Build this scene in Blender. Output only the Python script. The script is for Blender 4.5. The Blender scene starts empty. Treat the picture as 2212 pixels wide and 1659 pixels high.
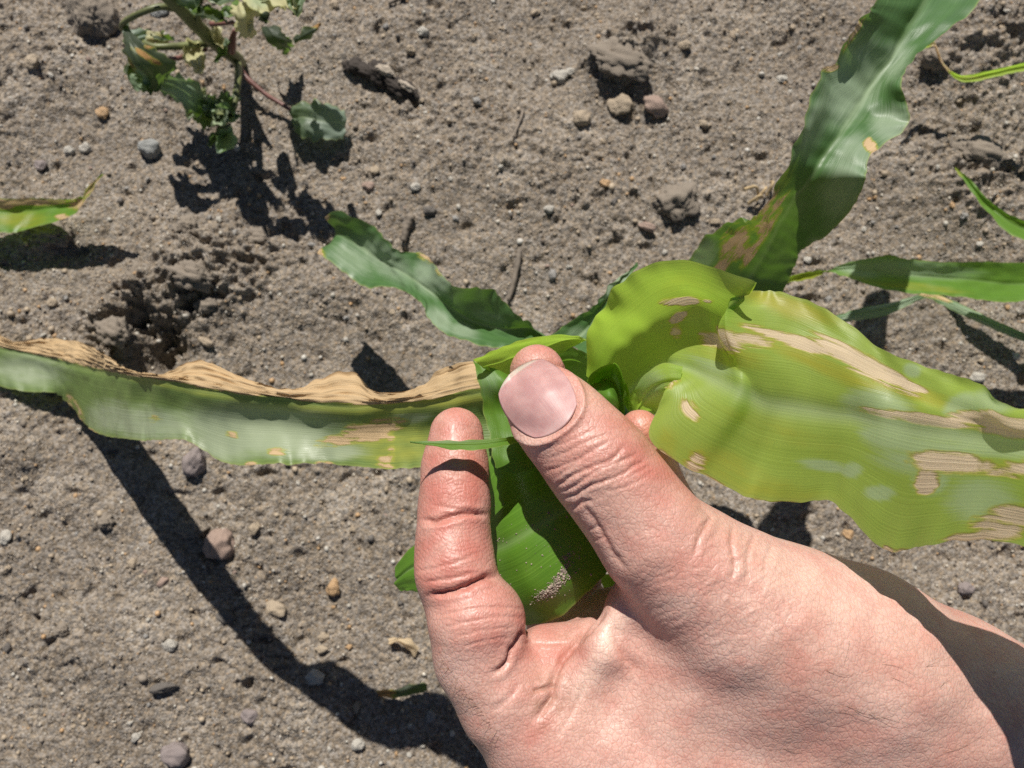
import bpy, bmesh, math, random
import numpy as np
from mathutils import Vector, Matrix
from mathutils.bvhtree import BVHTree

random.seed(7)
rng = np.random.default_rng(11)
scene = bpy.context.scene
COL = scene.collection
R = math.radians

# ------------------------------------------------------------------ camera
CAM_H, TILT, HFOV = 0.385, R(10.0), R(65.2)
SENSOR = 5.6
cam_data = bpy.data.cameras.new('camera')
cam = bpy.data.objects.new('camera', cam_data)
COL.objects.link(cam)
cam.location = (0, 0, CAM_H)
cam.rotation_euler = (TILT, 0, 0)
cam_data.sensor_width = SENSOR
cam_data.lens = SENSOR / 2 / math.tan(HFOV / 2)
cam_data.clip_start = 0.005
cam_data.clip_end = 60
cam_data.dof.use_dof = True
cam_data.dof.focus_distance = 0.185
cam_data.dof.aperture_fstop = 4.0
scene.camera = cam

# ------------------------------------------------------------------ sky, sun, exposure
SUN_EL = R(50)
SHADOW_DIR = Vector((0.15, -0.989)).normalized()        # direction shadows fall on the ground
world = bpy.data.worlds.new('World')
scene.world = world
world.use_nodes = True
wn = world.node_tree
sky = wn.nodes.new('ShaderNodeTexSky')
sky.sky_type = 'NISHITA'
sky.sun_disc = False
sky.air_density = 0.6
sky.dust_density = 0.3
sky.sun_elevation = SUN_EL
sky.sun_rotation = math.atan2(-SHADOW_DIR.x, -SHADOW_DIR.y)
wn.links.new(sky.outputs[0], wn.nodes['Background'].inputs[0])
wn.nodes['Background'].inputs[1].default_value = 0.05
sun_data = bpy.data.lights.new('sun', 'SUN')
sun_data.energy = 5.0
sun_data.angle = R(0.53)
sun_data.color = (1.0, 0.955, 0.89)
sun = bpy.data.objects.new('sun', sun_data)
COL.objects.link(sun)
sun_travel = Vector((SHADOW_DIR.x * math.cos(SUN_EL), SHADOW_DIR.y * math.cos(SUN_EL), -math.sin(SUN_EL)))
sun.rotation_euler = sun_travel.to_track_quat('-Z', 'Y').to_euler()
sun.location = (-0.3, 1.0, 1.5)
scene.view_settings.view_transform = 'Standard'
scene.view_settings.look = 'None'
scene.view_settings.exposure = 0.22
scene.view_settings.gamma = 1.0
scene.view_settings.use_curve_mapping = False
scene.render.engine = 'CYCLES'
scene.cycles.use_denoising = False
scene.cycles.max_bounces = 8
scene.cycles.transmission_bounces = 6
scene.cycles.sample_clamp_indirect = 4

# ------------------------------------------------------------------ pixel -> place (picture 2212 x 1659)
PW, PH = 2212.0, 1659.0
FPX = PW / 2 / math.tan(HFOV / 2)
ct, st = math.cos(TILT), math.sin(TILT)


def ray(px, py):
    dx, dy, dz = (px - PW / 2) / FPX, -(py - PH / 2) / FPX, -1.0
    return Vector((dx, dy * ct - dz * st, dy * st + dz * ct))


def P(px, py, zmm):
    d = ray(px, py)
    t = (zmm * 0.001 - CAM_H) / d.z
    return Vector((d.x * t, d.y * t, zmm * 0.001))


def project(co):
    """Nx3 array -> Nx2 pixels"""
    x, y, z = co[:, 0], co[:, 1], co[:, 2] - CAM_H
    yc = y * ct + z * st
    zc = -y * st + z * ct
    return np.stack([PW / 2 + FPX * x / -zc, PH / 2 - FPX * yc / -zc], 1)


def mm_per_px(px, py, zmm):
    d = ray(px, py)
    return (CAM_H - zmm * 0.001) / -d.z / FPX * 1000.0


# ------------------------------------------------------------------ noise
def _hash(ix, iy, seed):
    h = (ix.astype(np.int64) * 374761393 + iy.astype(np.int64) * 668265263 + seed * 1274126177) & 0xffffffff
    h = ((h ^ (h >> 13)) * 1274126177) & 0xffffffff
    return ((h ^ (h >> 16)) & 0xffff) / 65535.0


def vnoise(x, y, seed=0):
    ix, iy = np.floor(x), np.floor(y)
    fx, fy = x - ix, y - iy
    ux, uy = fx * fx * fx * (fx * (fx * 6 - 15) + 10), fy * fy * fy * (fy * (fy * 6 - 15) + 10)
    out = 0
    for ox in (0, 1):
        for oy in (0, 1):
            a = _hash(ix + ox, iy + oy, seed) * 2 * math.pi
            g = np.cos(a) * (fx - ox) + np.sin(a) * (fy - oy)
            out = out + g * (ux if ox else 1 - ux) * (uy if oy else 1 - uy)
    return out * 1.5


# ------------------------------------------------------------------ mesh helpers
def link(name, mesh, mat=None, parent=None):
    o = bpy.data.objects.new(name, mesh)
    COL.objects.link(o)
    if mat is not None:
        mesh.materials.clear()
        mesh.materials.append(mat)
    if parent is not None:
        o.parent = parent
        o.matrix_parent_inverse = Matrix.Translation(-parent.location)
    return o


def tag(o, label=None, cat=None, group=None, kind=None):
    if label: o['label'] = label
    if cat: o['category'] = cat
    if group: o['group'] = group
    if kind: o['kind'] = kind
    return o


def empty(name, loc):
    o = bpy.data.objects.new(name, None)
    o.empty_display_size = 0.02
    COL.objects.link(o)
    o.location = loc
    return o


def mesh_np(name, co, faces, smooth=True):
    """faces: (n,4) or (n,3) int array"""
    me = bpy.data.meshes.new(name)
    co = np.ascontiguousarray(co, dtype=np.float32)
    faces = np.ascontiguousarray(faces, dtype=np.int32)
    n, k = faces.shape
    me.vertices.add(len(co))
    me.vertices.foreach_set('co', co.ravel())
    me.loops.add(n * k)
    me.loops.foreach_set('vertex_index', faces.ravel())
    me.polygons.add(n)
    me.polygons.foreach_set('loop_start', np.arange(0, n * k, k, dtype=np.int32))
    me.polygons.foreach_set('loop_total', np.full(n, k, dtype=np.int32))
    me.update(calc_edges=True)
    me.validate()
    if smooth:
        me.polygons.foreach_set('use_smooth', np.ones(len(me.polygons), dtype=bool))
    return me


def set_attr(me, name, vals):
    a = me.attributes.new(name, 'FLOAT', 'POINT')
    a.data.foreach_set('value', np.ascontiguousarray(vals, dtype=np.float32))


def grid_faces(nu, nv):
    i = np.arange(nu - 1)[:, None] * nv + np.arange(nv - 1)[None, :]
    return np.stack([i, i + nv, i + nv + 1, i + 1], -1).reshape(-1, 4)


def catmull(pts, t):
    """pts (n,d), t in [0,n-1] -> (len(t),d)"""
    pts = np.asarray(pts, float)
    n = len(pts)
    t = np.clip(t, 0, n - 1 - 1e-9)
    i = np.floor(t).astype(int)
    f = (t - i)[:, None]
    ext = np.vstack([2 * pts[0] - pts[1], pts, 2 * pts[-1] - pts[-2]])
    p0, p1, p2, p3 = ext[i], ext[i + 1], ext[i + 2], ext[i + 3]
    return 0.5 * ((2 * p1) + (p2 - p0) * f + (2 * p0 - 5 * p1 + 4 * p2 - p3) * f ** 2 + (3 * p1 - p0 - 3 * p2 + p3) * f ** 3)


def resample(pts, n, mode='chord'):
    pts = np.asarray(pts, float)
    if mode == 'index':
        return catmull(pts, np.linspace(0, len(pts) - 1, n))
    d = np.linalg.norm(np.diff(pts, axis=0), axis=1)
    s = np.concatenate([[0], np.cumsum(d)])
    return catmull(pts, np.interp(np.linspace(0, s[-1], n), s, np.arange(len(pts))))


def tube(path, radii, sides=8, wobble=0.0):
    path = np.asarray(path, float)
    n = len(path)
    tan = np.gradient(path, axis=0)
    tan /= np.linalg.norm(tan, axis=1)[:, None] + 1e-12
    ref = np.array([0.31, 0.17, 0.93])
    u = np.cross(tan, ref)
    u /= np.linalg.norm(u, axis=1)[:, None] + 1e-12
    v = np.cross(tan, u)
    a = np.linspace(0, 2 * math.pi, sides, endpoint=False)
    rr = np.asarray(radii)[:, None] * (1 + wobble * rng.standard_normal((n, sides)))
    co = path[:, None, :] + rr[..., None] * (np.cos(a)[None, :, None] * u[:, None, :] + np.sin(a)[None, :, None] * v[:, None, :])
    co = co.reshape(-1, 3)
    f = []
    for i in range(n - 1):
        for j in range(sides):
            k = (j + 1) % sides
            f.append((i * sides + j, i * sides + k, (i + 1) * sides + k, (i + 1) * sides + j))
    c0, c1 = len(co), len(co) + 1
    co = np.vstack([co, path[0], path[-1]])
    for j in range(sides):
        k = (j + 1) % sides
        f.append((c0, k, j, j)); f.append((c1, (n - 1) * sides + j, (n - 1) * sides + k, (n - 1) * sides + k))
    return co, f


def mesh_list(name, co, faces, smooth=True):
    me = bpy.data.meshes.new(name)
    me.from_pydata([tuple(c) for c in co], [], [tuple(dict.fromkeys(f)) for f in faces])
    if smooth:
        me.polygons.foreach_set('use_smooth', np.ones(len(me.polygons), dtype=bool))
    me.update()
    return me


# ------------------------------------------------------------------ materials
class NT:
    def __init__(self, name):
        self.m = bpy.data.materials.new(name)
        self.m.use_nodes = True
        self.t = self.m.node_tree
        self.bsdf = self.t.nodes['Principled BSDF']
        self.out = self.t.nodes['Material Output']

    def n(self, kind, **kw):
        nd = self.t.nodes.new('ShaderNode' + kind)
        for k, v in kw.items():
            if k.startswith('i_'):
                nd.inputs[k[2:].replace('_', ' ')].default_value = v
            else:
                setattr(nd, k, v)
        return nd

    def l(self, a, b):
        self.t.links.new(a, b)

    def val(self, sock, x):
        if isinstance(x, (int, float)): sock.default_value = x
        elif isinstance(x, tuple): sock.default_value = x if len(x) != 3 or sock.type != 'RGBA' else (*x, 1)
        else: self.l(x, sock)

    def math(self, op, a, b=0.0, clamp=False):
        nd = self.n('Math', operation=op, use_clamp=clamp)
        self.val(nd.inputs[0], a); self.val(nd.inputs[1], b)
        return nd.outputs[0]

    def mix(self, f, a, b, blend='MIX'):
        nd = self.n('Mix', data_type='RGBA', blend_type=blend)
        self.val(nd.inputs[0], f); self.val(nd.inputs[6], a); self.val(nd.inputs[7], b)
        return nd.outputs[2]

    def ramp(self, fac, *stops):
        nd = self.n('ValToRGB')
        e = nd.color_ramp.elements
        while len(e) < len(stops): e.new(0.5)
        for i, (p, c) in enumerate(stops):
            e[i].position = p
            e[i].color = (*c, 1) if isinstance(c, tuple) else (c, c, c, 1)
        self.l(fac, nd.inputs[0])
        return nd.outputs[0]

    def step(self, x, lo, hi):
        nd = self.n('MapRange', interpolation_type='SMOOTHSTEP')
        self.val(nd.inputs[0], x); nd.inputs[1].default_value = lo; nd.inputs[2].default_value = hi
        return nd.outputs[0]

    def noise(self, vec, scale, detail=3, rough=0.55):
        nd = self.n('TexNoise')
        nd.inputs['Scale'].default_value = scale
        nd.inputs['Detail'].default_value = detail
        nd.inputs['Roughness'].default_value = rough
        if vec is not None: self.l(vec, nd.inputs['Vector'])
        return nd.outputs[0]

    def attr(self, name):
        return self.n('Attribute', attribute_name=name).outputs['Fac']


def soil_material():
    t = NT('sandy_soil')
    geo = t.n('NewGeometry').outputs['Position']
    n1 = t.noise(geo, 14, 4)
    n2 = t.noise(geo, 160, 5, 0.65)
    v = t.n('TexVoronoi', feature='F1')
    v.inputs['Scale'].default_value = 900
    t.l(geo, v.inputs['Vector'])
    col = t.ramp(n1, (0.3, (0.225, 0.188, 0.148)), (0.7, (0.30, 0.254, 0.203)))
    col = t.mix(t.step(n2, 0.3, 0.75), t.mix(0.5, col, (0.13, 0.104, 0.078)), col)
    n0 = t.noise(geo, 28, 5, 0.6)
    col = t.mix(t.math('MULTIPLY', t.step(n0, 0.5, 0.68), 0.4), col, (0.345, 0.30, 0.245))
    col = t.mix(t.math('MULTIPLY', t.step(t.noise(geo, 40, 5, .65), 0.52, 0.7), 0.5), col, (0.165, 0.135, 0.105))
    grain = t.n('HueSaturation')
    speck = t.n('SeparateColor'); t.l(v.outputs['Color'], speck.inputs[0])
    b = t.math('MULTIPLY_ADD', speck.outputs[0], 0.95)
    t.t.nodes[-1].inputs[2].default_value = 0.52
    t.l(b, grain.inputs['Value']); t.l(col, grain.inputs['Color'])
    sat = t.math('MULTIPLY_ADD', speck.outputs[1], 0.7); t.t.nodes[-1].inputs[2].default_value = 0.63
    t.l(sat, grain.inputs['Saturation'])
    damp = t.attr('damp')
    c = t.mix(t.math('MULTIPLY', damp, 0.45), grain.outputs[0], (0.085, 0.068, 0.05))
    t.l(c, t.bsdf.inputs['Base Color'])
    t.bsdf.inputs['Roughness'].default_value = 0.85
    t.bsdf.inputs['Specular IOR Level'].default_value = 0.3
    h = t.math('ADD', t.math('MULTIPLY', n2, 1.6), t.math('MULTIPLY', t.noise(geo, 700, 3), 0.9))
    h = t.math('ADD', h, t.math('MULTIPLY', v.outputs['Distance'], -0.5))
    bp = t.n('Bump'); bp.inputs['Strength'].default_value = 0.9; bp.inputs['Distance'].default_value = 0.0011
    t.l(h, bp.inputs['Height']); t.l(bp.outputs[0], t.bsdf.inputs['Normal'])
    return t.m


def stone_material(name, c1, c2, rough=0.6, spots=(0.3, 0.25, 0.2), dust=0.55):
    t = NT(name)
    obj = t.n('TexCoord').outputs['Object']
    oi = t.n('ObjectInfo').outputs['Random']
    ad = t.n('VectorMath', operation='ADD'); t.l(obj, ad.inputs[0]); t.l(oi, ad.inputs[1])
    n1 = t.noise(ad.outputs[0], 120, 5)
    n2 = t.noise(ad.outputs[0], 900, 4, 0.7)
    c = t.mix(t.step(n1, 0.35, 0.65), c1, c2)
    c = t.mix(t.math('MULTIPLY', t.step(n2, 0.52, 0.7), 0.5), c, spots)
    nrm = t.n('NewGeometry').outputs['Normal']
    sx = t.n('SeparateXYZ'); t.l(nrm, sx.inputs[0])
    c = t.mix(t.math('MULTIPLY', t.step(t.noise(ad.outputs[0], 300, 4), 0.4, 0.7), dust), c, (0.27, 0.22, 0.17))
    t.l(c, t.bsdf.inputs['Base Color'])
    t.bsdf.inputs['Roughness'].default_value = rough
    bp = t.n('Bump'); bp.inputs['Strength'].default_value = 0.5; bp.inputs['Distance'].default_value = 0.0006
    t.l(t.math('ADD', n2, n1), bp.inputs['Height']); t.l(bp.outputs[0], t.bsdf.inputs['Normal'])
    return t.m


def leaf_material(name, dark, light, yellow=(0.32, 0.33, 0.03), pale=(0.30, 0.40, 0.27), dead=(0.56, 0.40, 0.22),
                  deadcol2=(0.70, 0.55, 0.36), transl=0.42, veins=46, rough=0.42, tcol=None, vein_c=0.16, vein_b=0.06, tval=1.55, soft=0.0):
    """UV.x runs across the blade, UV.y along it in metres; attributes: dead, pale, yellow"""
    t = NT(name)
    uv = t.n('UVMap').outputs[0]
    sx = t.n('SeparateXYZ'); t.l(uv, sx.inputs[0])
    cmb = t.n('CombineXYZ')
    t.l(t.math('MULTIPLY', sx.outputs[0], 1.0), cmb.inputs[0])
    t.l(t.math('MULTIPLY', sx.outputs[1], 1.0), cmb.inputs[1])
    def stretched(su, sv, scale=1.0, detail=3):
        mp = t.n('Mapping'); mp.inputs['Scale'].default_value = (su, sv, 1)
        t.l(uv, mp.inputs[0])
        return t.noise(mp.outputs[0], scale, detail)
    streak = stretched(120, 9, 1, 3)
    broad = stretched(9, 14, 1, 2)
    w = t.n('TexWave', wave_type='BANDS', bands_direction='X', wave_profile='SIN')
    w.inputs['Scale'].default_value = veins / 6.2832 * 1.0
    w.inputs['Distortion'].default_value = 0.25
    w.inputs['Detail'].default_value = 1
    w.inputs['Detail Scale'].default_value = 2
    mp = t.n('Mapping'); mp.inputs['Scale'].default_value = (1.98, 4, 1); t.l(uv, mp.inputs[0]); t.l(mp.outputs[0], w.inputs[0])
    vein = t.math('ADD', t.math('MULTIPLY', w.outputs[1], 0.4), t.math('MULTIPLY', t.step(stretched(veins * 2.2, 1.6, 1, 2), .38, .66), 0.6))
    geo = t.n('NewGeometry').outputs['Position']
    c = t.mix(t.math('ADD', t.math('MULTIPLY', broad, 0.7), t.math('MULTIPLY', streak, 0.35), True), dark, light)
    c = t.mix(t.math('MULTIPLY', t.math('MULTIPLY', t.step(vein, 0.45, 1.0), t.step(stretched(30, 6, 1, 2), .25, .65)), vein_c), c, tuple(min(1, x * 1.7 + 0.012) for x in light))
    c = t.mix(t.math('MULTIPLY', t.step(streak, 0.52, 0.72), 0.35), c, tuple(x * 0.75 for x in dark))
    ragged = t.math('ADD', t.math('MULTIPLY', t.math('SUBTRACT', stretched(70, 40, 1, 4), 0.5), 0.9),
                    t.math('MULTIPLY', t.math('SUBTRACT', stretched(13, 90, 1, 4), 0.5), 2.0))
    ragged = t.math('ADD', ragged, t.math('MULTIPLY', t.math('SUBTRACT', t.noise(geo, 420, 4), 0.5), 0.3))
    def masked(name, k):
        a = t.attr(name)
        return t.math('ADD', a, t.math('MULTIPLY', t.math('MULTIPLY', ragged, k), t.step(a, 0.02, 0.3)))
    ye = t.step(masked('yellow', 0.4), 0.1, 1.0)
    c = t.mix(t.math('MULTIPLY', ye, 0.85), c, yellow)
    pa = t.step(t.math('ADD', masked('pale', 0.16), t.math('MULTIPLY', t.math('SUBTRACT', streak, 0.5), 0.6)), 0.1, 0.62)
    c = t.mix(t.math('MULTIPLY', pa, 0.8), c, t.mix(t.math('MULTIPLY', vein, 0.35), pale, tuple(x * 0.72 for x in pale)))
    dsrc = masked('dead', 1.25)
    de = t.step(dsrc, 0.36 - soft, 0.60 + soft)
    rim = t.step(dsrc, 0.10, 0.42)
    c = t.mix(t.math('MULTIPLY', rim, 0.75), c, yellow)
    fibre = stretched(240, 7, 1, 5)
    dc = t.mix(t.step(fibre, 0.30, 0.5), tuple(x * 0.72 for x in dead), dead)
    dc = t.mix(t.step(fibre, 0.55, 0.75), dc, deadcol2)
    dc = t.mix(t.math('MULTIPLY', t.step(stretched(11, 60, 1, 3), .45, .7), .3), dc, tuple(x * .62 for x in dead))
    dc = t.mix(t.math('MULTIPLY', t.math('SUBTRACT', 1.0, t.step(dsrc, .5, .68)), .35), dc, tuple(x * y for x, y in zip(dead, (.62, .5, .4))))
    c = t.mix(de, c, dc)
    edge = t.attr('margin')
    c = t.mix(t.math('MULTIPLY', edge, 0.55), c, t.mix(de, (0.34, 0.38, 0.12), (0.36, 0.22, 0.10)))
    rib = t.attr('rib')
    c = t.mix(t.math('MULTIPLY', rib, 0.66), c, (0.38, 0.46, 0.26))
    t.l(c, t.bsdf.inputs['Base Color'])
    rn = t.math('ADD', t.math('MULTIPLY', de, 0.3), rough)
    rn = t.math('ADD', rn, t.math('MULTIPLY', t.math('SUBTRACT', t.noise(geo, 330, 3), 0.5), 0.25))
    t.l(rn, t.bsdf.inputs['Roughness'])
    t.bsdf.inputs['Specular IOR Level'].default_value = 0.45
    h = t.math('ADD', t.math('MULTIPLY', vein, vein_b), t.math('MULTIPLY', fibre, t.math('MULTIPLY', de, 2.2)))
    h = t.math('ADD', h, t.math('MULTIPLY', streak, 0.35))
    bp = t.n('Bump'); bp.inputs['Strength'].default_value = 0.42; bp.inputs['Distance'].default_value = 0.0005
    t.l(h, bp.inputs['Height']); t.l(bp.outputs[0], t.bsdf.inputs['Normal'])
    tr = t.n('BsdfTranslucent')
    hs = t.n('HueSaturation'); hs.inputs['Saturation'].default_value = 1.02; hs.inputs['Value'].default_value = tval
    t.l(t.mix(t.math('MULTIPLY', t.math('SUBTRACT', 1.0, de), 0.55), c, tcol or (0.19, 0.35, 0.025)), hs.inputs['Color'])
    t.l(hs.outputs[0], tr.inputs[0]); t.l(bp.outputs[0], tr.inputs['Normal'])
    ms = t.n('MixShader')
    t.l(t.math('MULTIPLY', t.math('SUBTRACT', 1.0, t.math('MULTIPLY', de, 0.35)), transl), ms.inputs[0])
    t.l(t.bsdf.outputs[0], ms.inputs[1]); t.l(tr.outputs[0], ms.inputs[2])
    t.l(ms.outputs[0], t.out.inputs[0])
    return t.m


def plain(name, color, rough=0.6, noise_scale=200, var=0.3, spec=0.4):
    t = NT(name)
    obj = t.n('TexCoord').outputs['Object']
    n = t.noise(obj, noise_scale, 4)
    c = t.mix(t.step(n, 0.3, 0.7), tuple(x * (1 - var) for x in color), tuple(min(1, x * (1 + var)) for x in color))
    t.l(c, t.bsdf.inputs['Base Color'])
    t.bsdf.inputs['Roughness'].default_value = rough
    t.bsdf.inputs['Specular IOR Level'].default_value = spec
    bp = t.n('Bump'); bp.inputs['Strength'].default_value = 0.4; bp.inputs['Distance'].default_value = 0.0004
    t.l(n, bp.inputs['Height']); t.l(bp.outputs[0], t.bsdf.inputs['Normal'])
    return t.m


def skin_material():
    t = NT('skin')
    obj = t.n('NewGeometry').outputs['Position']
    n1 = t.noise(obj, 45, 4)
    n2 = t.noise(obj, 260, 4, 0.6)
    red = t.attr('red')
    c = t.mix(t.step(n1, 0.3, 0.7), (0.55, 0.32, 0.255), (0.66, 0.43, 0.355))
    c = t.mix(t.math('MULTIPLY', t.step(n2, 0.45, 0.75), 0.34), c, (0.58, 0.24, 0.18))
    c = t.mix(t.math('MULTIPLY', t.step(t.noise(obj, 110, 4), 0.46, 0.68), 0.42), c, (0.56, 0.235, 0.185))
    c = t.mix(t.math('MULTIPLY', t.step(t.noise(obj, 1300, 2), 0.58, 0.72), 0.35), c, (0.42, 0.19, 0.13))
    c = t.mix(t.math('MULTIPLY', red, 0.92), c, (0.50, 0.175, 0.135))  # flushed skin, with the index finger's weaker light painted in
    c = t.mix(t.math('MULTIPLY', t.attr('white'), 0.42), c, (0.82, 0.62, 0.50))  # highlight of the lit ridges mixed into the skin colour
    c = t.mix(t.math('MULTIPLY', t.step(t.attr('crease'), 0.15, 1.0), 0.45), c, (0.36, 0.13, 0.095))  # creases tinted darker, deeper ones more
    # fine lines tinted darker, then dirt blotches
    vd = t.n('TexVoronoi', feature='DISTANCE_TO_EDGE'); vd.inputs['Scale'].default_value = 1000
    mp = t.n('Mapping'); mp.inputs['Rotation'].default_value = (0, 0, 0.9); mp.inputs['Scale'].default_value = (1.0, 0.5, 0.8)
    nz = t.n('TexNoise'); nz.inputs['Scale'].default_value = 300; t.l(obj, nz.inputs['Vector'])
    wob = t.n('VectorMath', operation='MULTIPLY_ADD'); t.l(nz.outputs['Color'], wob.inputs[0])
    wob.inputs[1].default_value = (0.0012, 0.0012, 0.0012); t.l(obj, wob.inputs[2])
    t.l(wob.outputs[0], mp.inputs[0]); t.l(mp.outputs[0], vd.inputs['Vector'])
    line = t.step(vd.outputs[0], 0.0, 0.16)
    dirt = t.math('MULTIPLY', t.attr('dirt'), t.step(n2, 0.35, 0.65))
    c = t.mix(t.math('MULTIPLY', t.math('SUBTRACT', 1.0, line), 0.22), c, (0.33, 0.15, 0.105))
    c = t.mix(t.math('MULTIPLY', dirt, 0.6), c, (0.27, 0.16, 0.10))
    t.l(c, t.bsdf.inputs['Base Color'])
    t.bsdf.inputs['Subsurface Weight'].default_value = 0.22
    t.bsdf.inputs['Subsurface Radius'].default_value = (1.0, 0.35, 0.2)
    t.bsdf.inputs['Subsurface Scale'].default_value = 0.0022
    t.bsdf.inputs['Roughness'].default_value = 0.47
    t.bsdf.inputs['Specular IOR Level'].default_value = 0.4
    t.bsdf.inputs['Coat Weight'].default_value = 0.14
    t.bsdf.inputs['Coat Roughness'].default_value = 0.3
    # fine relief: crossing lines + pores + finger ridges
    vd2 = t.n('TexVoronoi', feature='DISTANCE_TO_EDGE'); vd2.inputs['Scale'].default_value = 700
    mp2 = t.n('Mapping'); mp2.inputs['Rotation'].default_value = (0, 0, -0.5); mp2.inputs['Scale'].default_value = (0.55, 1.0, 0.8)
    t.l(wob.outputs[0], mp2.inputs[0]); t.l(mp2.outputs[0], vd2.inputs['Vector'])
    line2 = t.step(vd2.outputs[0], 0.0, 0.2)
    wv = t.n('TexWave', wave_type='RINGS', rings_direction='Z'); wv.inputs['Scale'].default_value = 330; wv.inputs['Distortion'].default_value = 2.5
    wv.inputs['Detail'].default_value = 1
    c0 = P(1000, 1085, 188)
    sub = t.n('VectorMath', operation='SUBTRACT'); t.l(obj, sub.inputs[0]); sub.inputs[1].default_value = tuple(c0)
    t.l(sub.outputs[0], wv.inputs[0])
    ridge = t.math('MULTIPLY', wv.outputs[1], t.math('MULTIPLY', red, 0.42))
    h = t.math('ADD', t.math('MULTIPLY', line, 0.6), t.math('MULTIPLY', line2, 0.42))
    h = t.math('ADD', h, t.math('ADD', t.math('MULTIPLY', n2, 0.5), ridge))
    bp = t.n('Bump'); bp.inputs['Strength'].default_value = 0.30; bp.inputs['Distance'].default_value = 0.0003
    t.l(h, bp.inputs['Height']); t.l(bp.outputs[0], t.bsdf.inputs['Normal'])
    return t.m


def nail_material():
    t = NT('fingernail')
    uv = t.n('UVMap').outputs[0]
    sx = t.n('SeparateXYZ'); t.l(uv, sx.inputs[0])
    v, u = sx.outputs[1], sx.outputs[0]
    n = t.noise(uv, 5, 3)
    tip = t.attr('tip')
    c = t.mix(t.step(n, 0.3, 0.7), (0.42, 0.225, 0.212), (0.49, 0.285, 0.262))
    c = t.mix(t.math('MULTIPLY', t.attr('lunula'), 0.4), c, (0.58, 0.40, 0.37))
    c = t.mix(t.math('MULTIPLY', t.step(tip, 0.3, 0.6), 0.85), c, (0.52, 0.45, 0.37))
    t.l(c, t.bsdf.inputs['Base Color'])
    t.bsdf.inputs['Roughness'].default_value = 0.46
    t.bsdf.inputs['Subsurface Weight'].default_value = 0.15
    t.bsdf.inputs['Subsurface Radius'].default_value = (1, .4, .3)
    t.bsdf.inputs['Subsurface Scale'].default_value = 0.001
    mp = t.n('Mapping'); mp.inputs['Scale'].default_value = (40, 1.5, 1); t.l(uv, mp.inputs[0])
    bp = t.n('Bump'); bp.inputs['Strength'].default_value = 0.12; bp.inputs['Distance'].default_value = 0.0003
    t.l(t.noise(mp.outputs[0], 1, 2), bp.inputs['Height']); t.l(bp.outputs[0], t.bsdf.inputs['Normal'])
    return t.m


M_SOIL = soil_material()
M_BLADE = leaf_material('corn_blade_dark', (0.036, 0.095, 0.028), (0.080, 0.170, 0.052), pale=(0.30, 0.375, 0.26), transl=0.2, vein_c=0.4, rough=0.44, vein_b=0.12)
M_LEFT = leaf_material('corn_blade_left', (0.095, 0.155, 0.04), (0.17, 0.24, 0.07), pale=(0.37, 0.42, 0.29), transl=0.25, yellow=(0.36, 0.36, 0.06), vein_c=0.5, vein_b=.2)
M_YOUNG = leaf_material('corn_blade_young', (0.235, 0.335, 0.045), (0.36, 0.465, 0.105), transl=0.45, veins=70, tval=2.3, soft=0.08, tcol=(0.24, 0.40, 0.03),
                        yellow=(0.40, 0.36, 0.045), pale=(0.40, 0.50, 0.30), dead=(0.66, 0.53, 0.35), deadcol2=(0.80, 0.70, 0.53))
M_BRIGHT = leaf_material('corn_blade_bright', (0.085, 0.20, 0.022), (0.155, 0.30, 0.042), transl=0.42, veins=40, vein_c=0.34)
M_GRIP = leaf_material('corn_blade_gripped', (0.065, 0.175, 0.016), (0.14, 0.285, 0.03), transl=0.3, veins=44, rough=0.33, vein_c=0.3)
M_SKIN = skin_material()
M_NAIL = nail_material()

# ------------------------------------------------------------------ ground
def bump_at(x, y, cx, cy, r):
    return np.exp(-((x - cx) ** 2 + (y - cy) ** 2) / (r * r))


MOUNDS = []                                  # (x, y, radius, height, roughness)
for (px, py, rpx, h, ro) in [(1330, 130, 75, 11, 1.5), (1385, 95, 60, 8, 1.2), (420, 600, 95, 12, 3.0), (300, 640, 60, 7, 2.5), (240, 700, 60, 7, 2.6),
                             (352, 735, 44, -17, 3.4), (300, 690, 36, -14, 2.8), (330, 780, 40, -14, 2.4), (430, 650, 30, -12, 3.0), (225, 740, 26, -10, 2.0), (500, 570, 70, 5, 2.4), (190, 770, 60, 4, 2.0),
                             (700, 640, 90, 4, .8), (870, 680, 60, 4, .3), (90, 500, 50, 9, 1.4), (150, 540, 40, -4, .6), (2060, 640, 90, -5, .5),
                             (1950, 330, 150, 5, .8), (2080, 120, 90, 9, 1.2), (2150, 60, 80, 7, 1.5), (1560, 330, 110, 4, .4),
                             (150, 1080, 40, 5, .8), (60, 980, 50, 5, .6), (230, 1120, 40, 4, .8), (1930, 60, 60, 9, 1.3),
                             (700, 1350, 150, -4, .2), (180, 1350, 140, 4, .3), (1100, 400, 200, 5, .2), (60, 200, 150, 6, .3), (2100, 400, 100, 6, 1.0)]:
    p = P(px, py, 0)
    MOUNDS.append((p.x, p.y, rpx * mm_per_px(px, py, 0) * 0.001, h * 0.001, ro))


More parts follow.
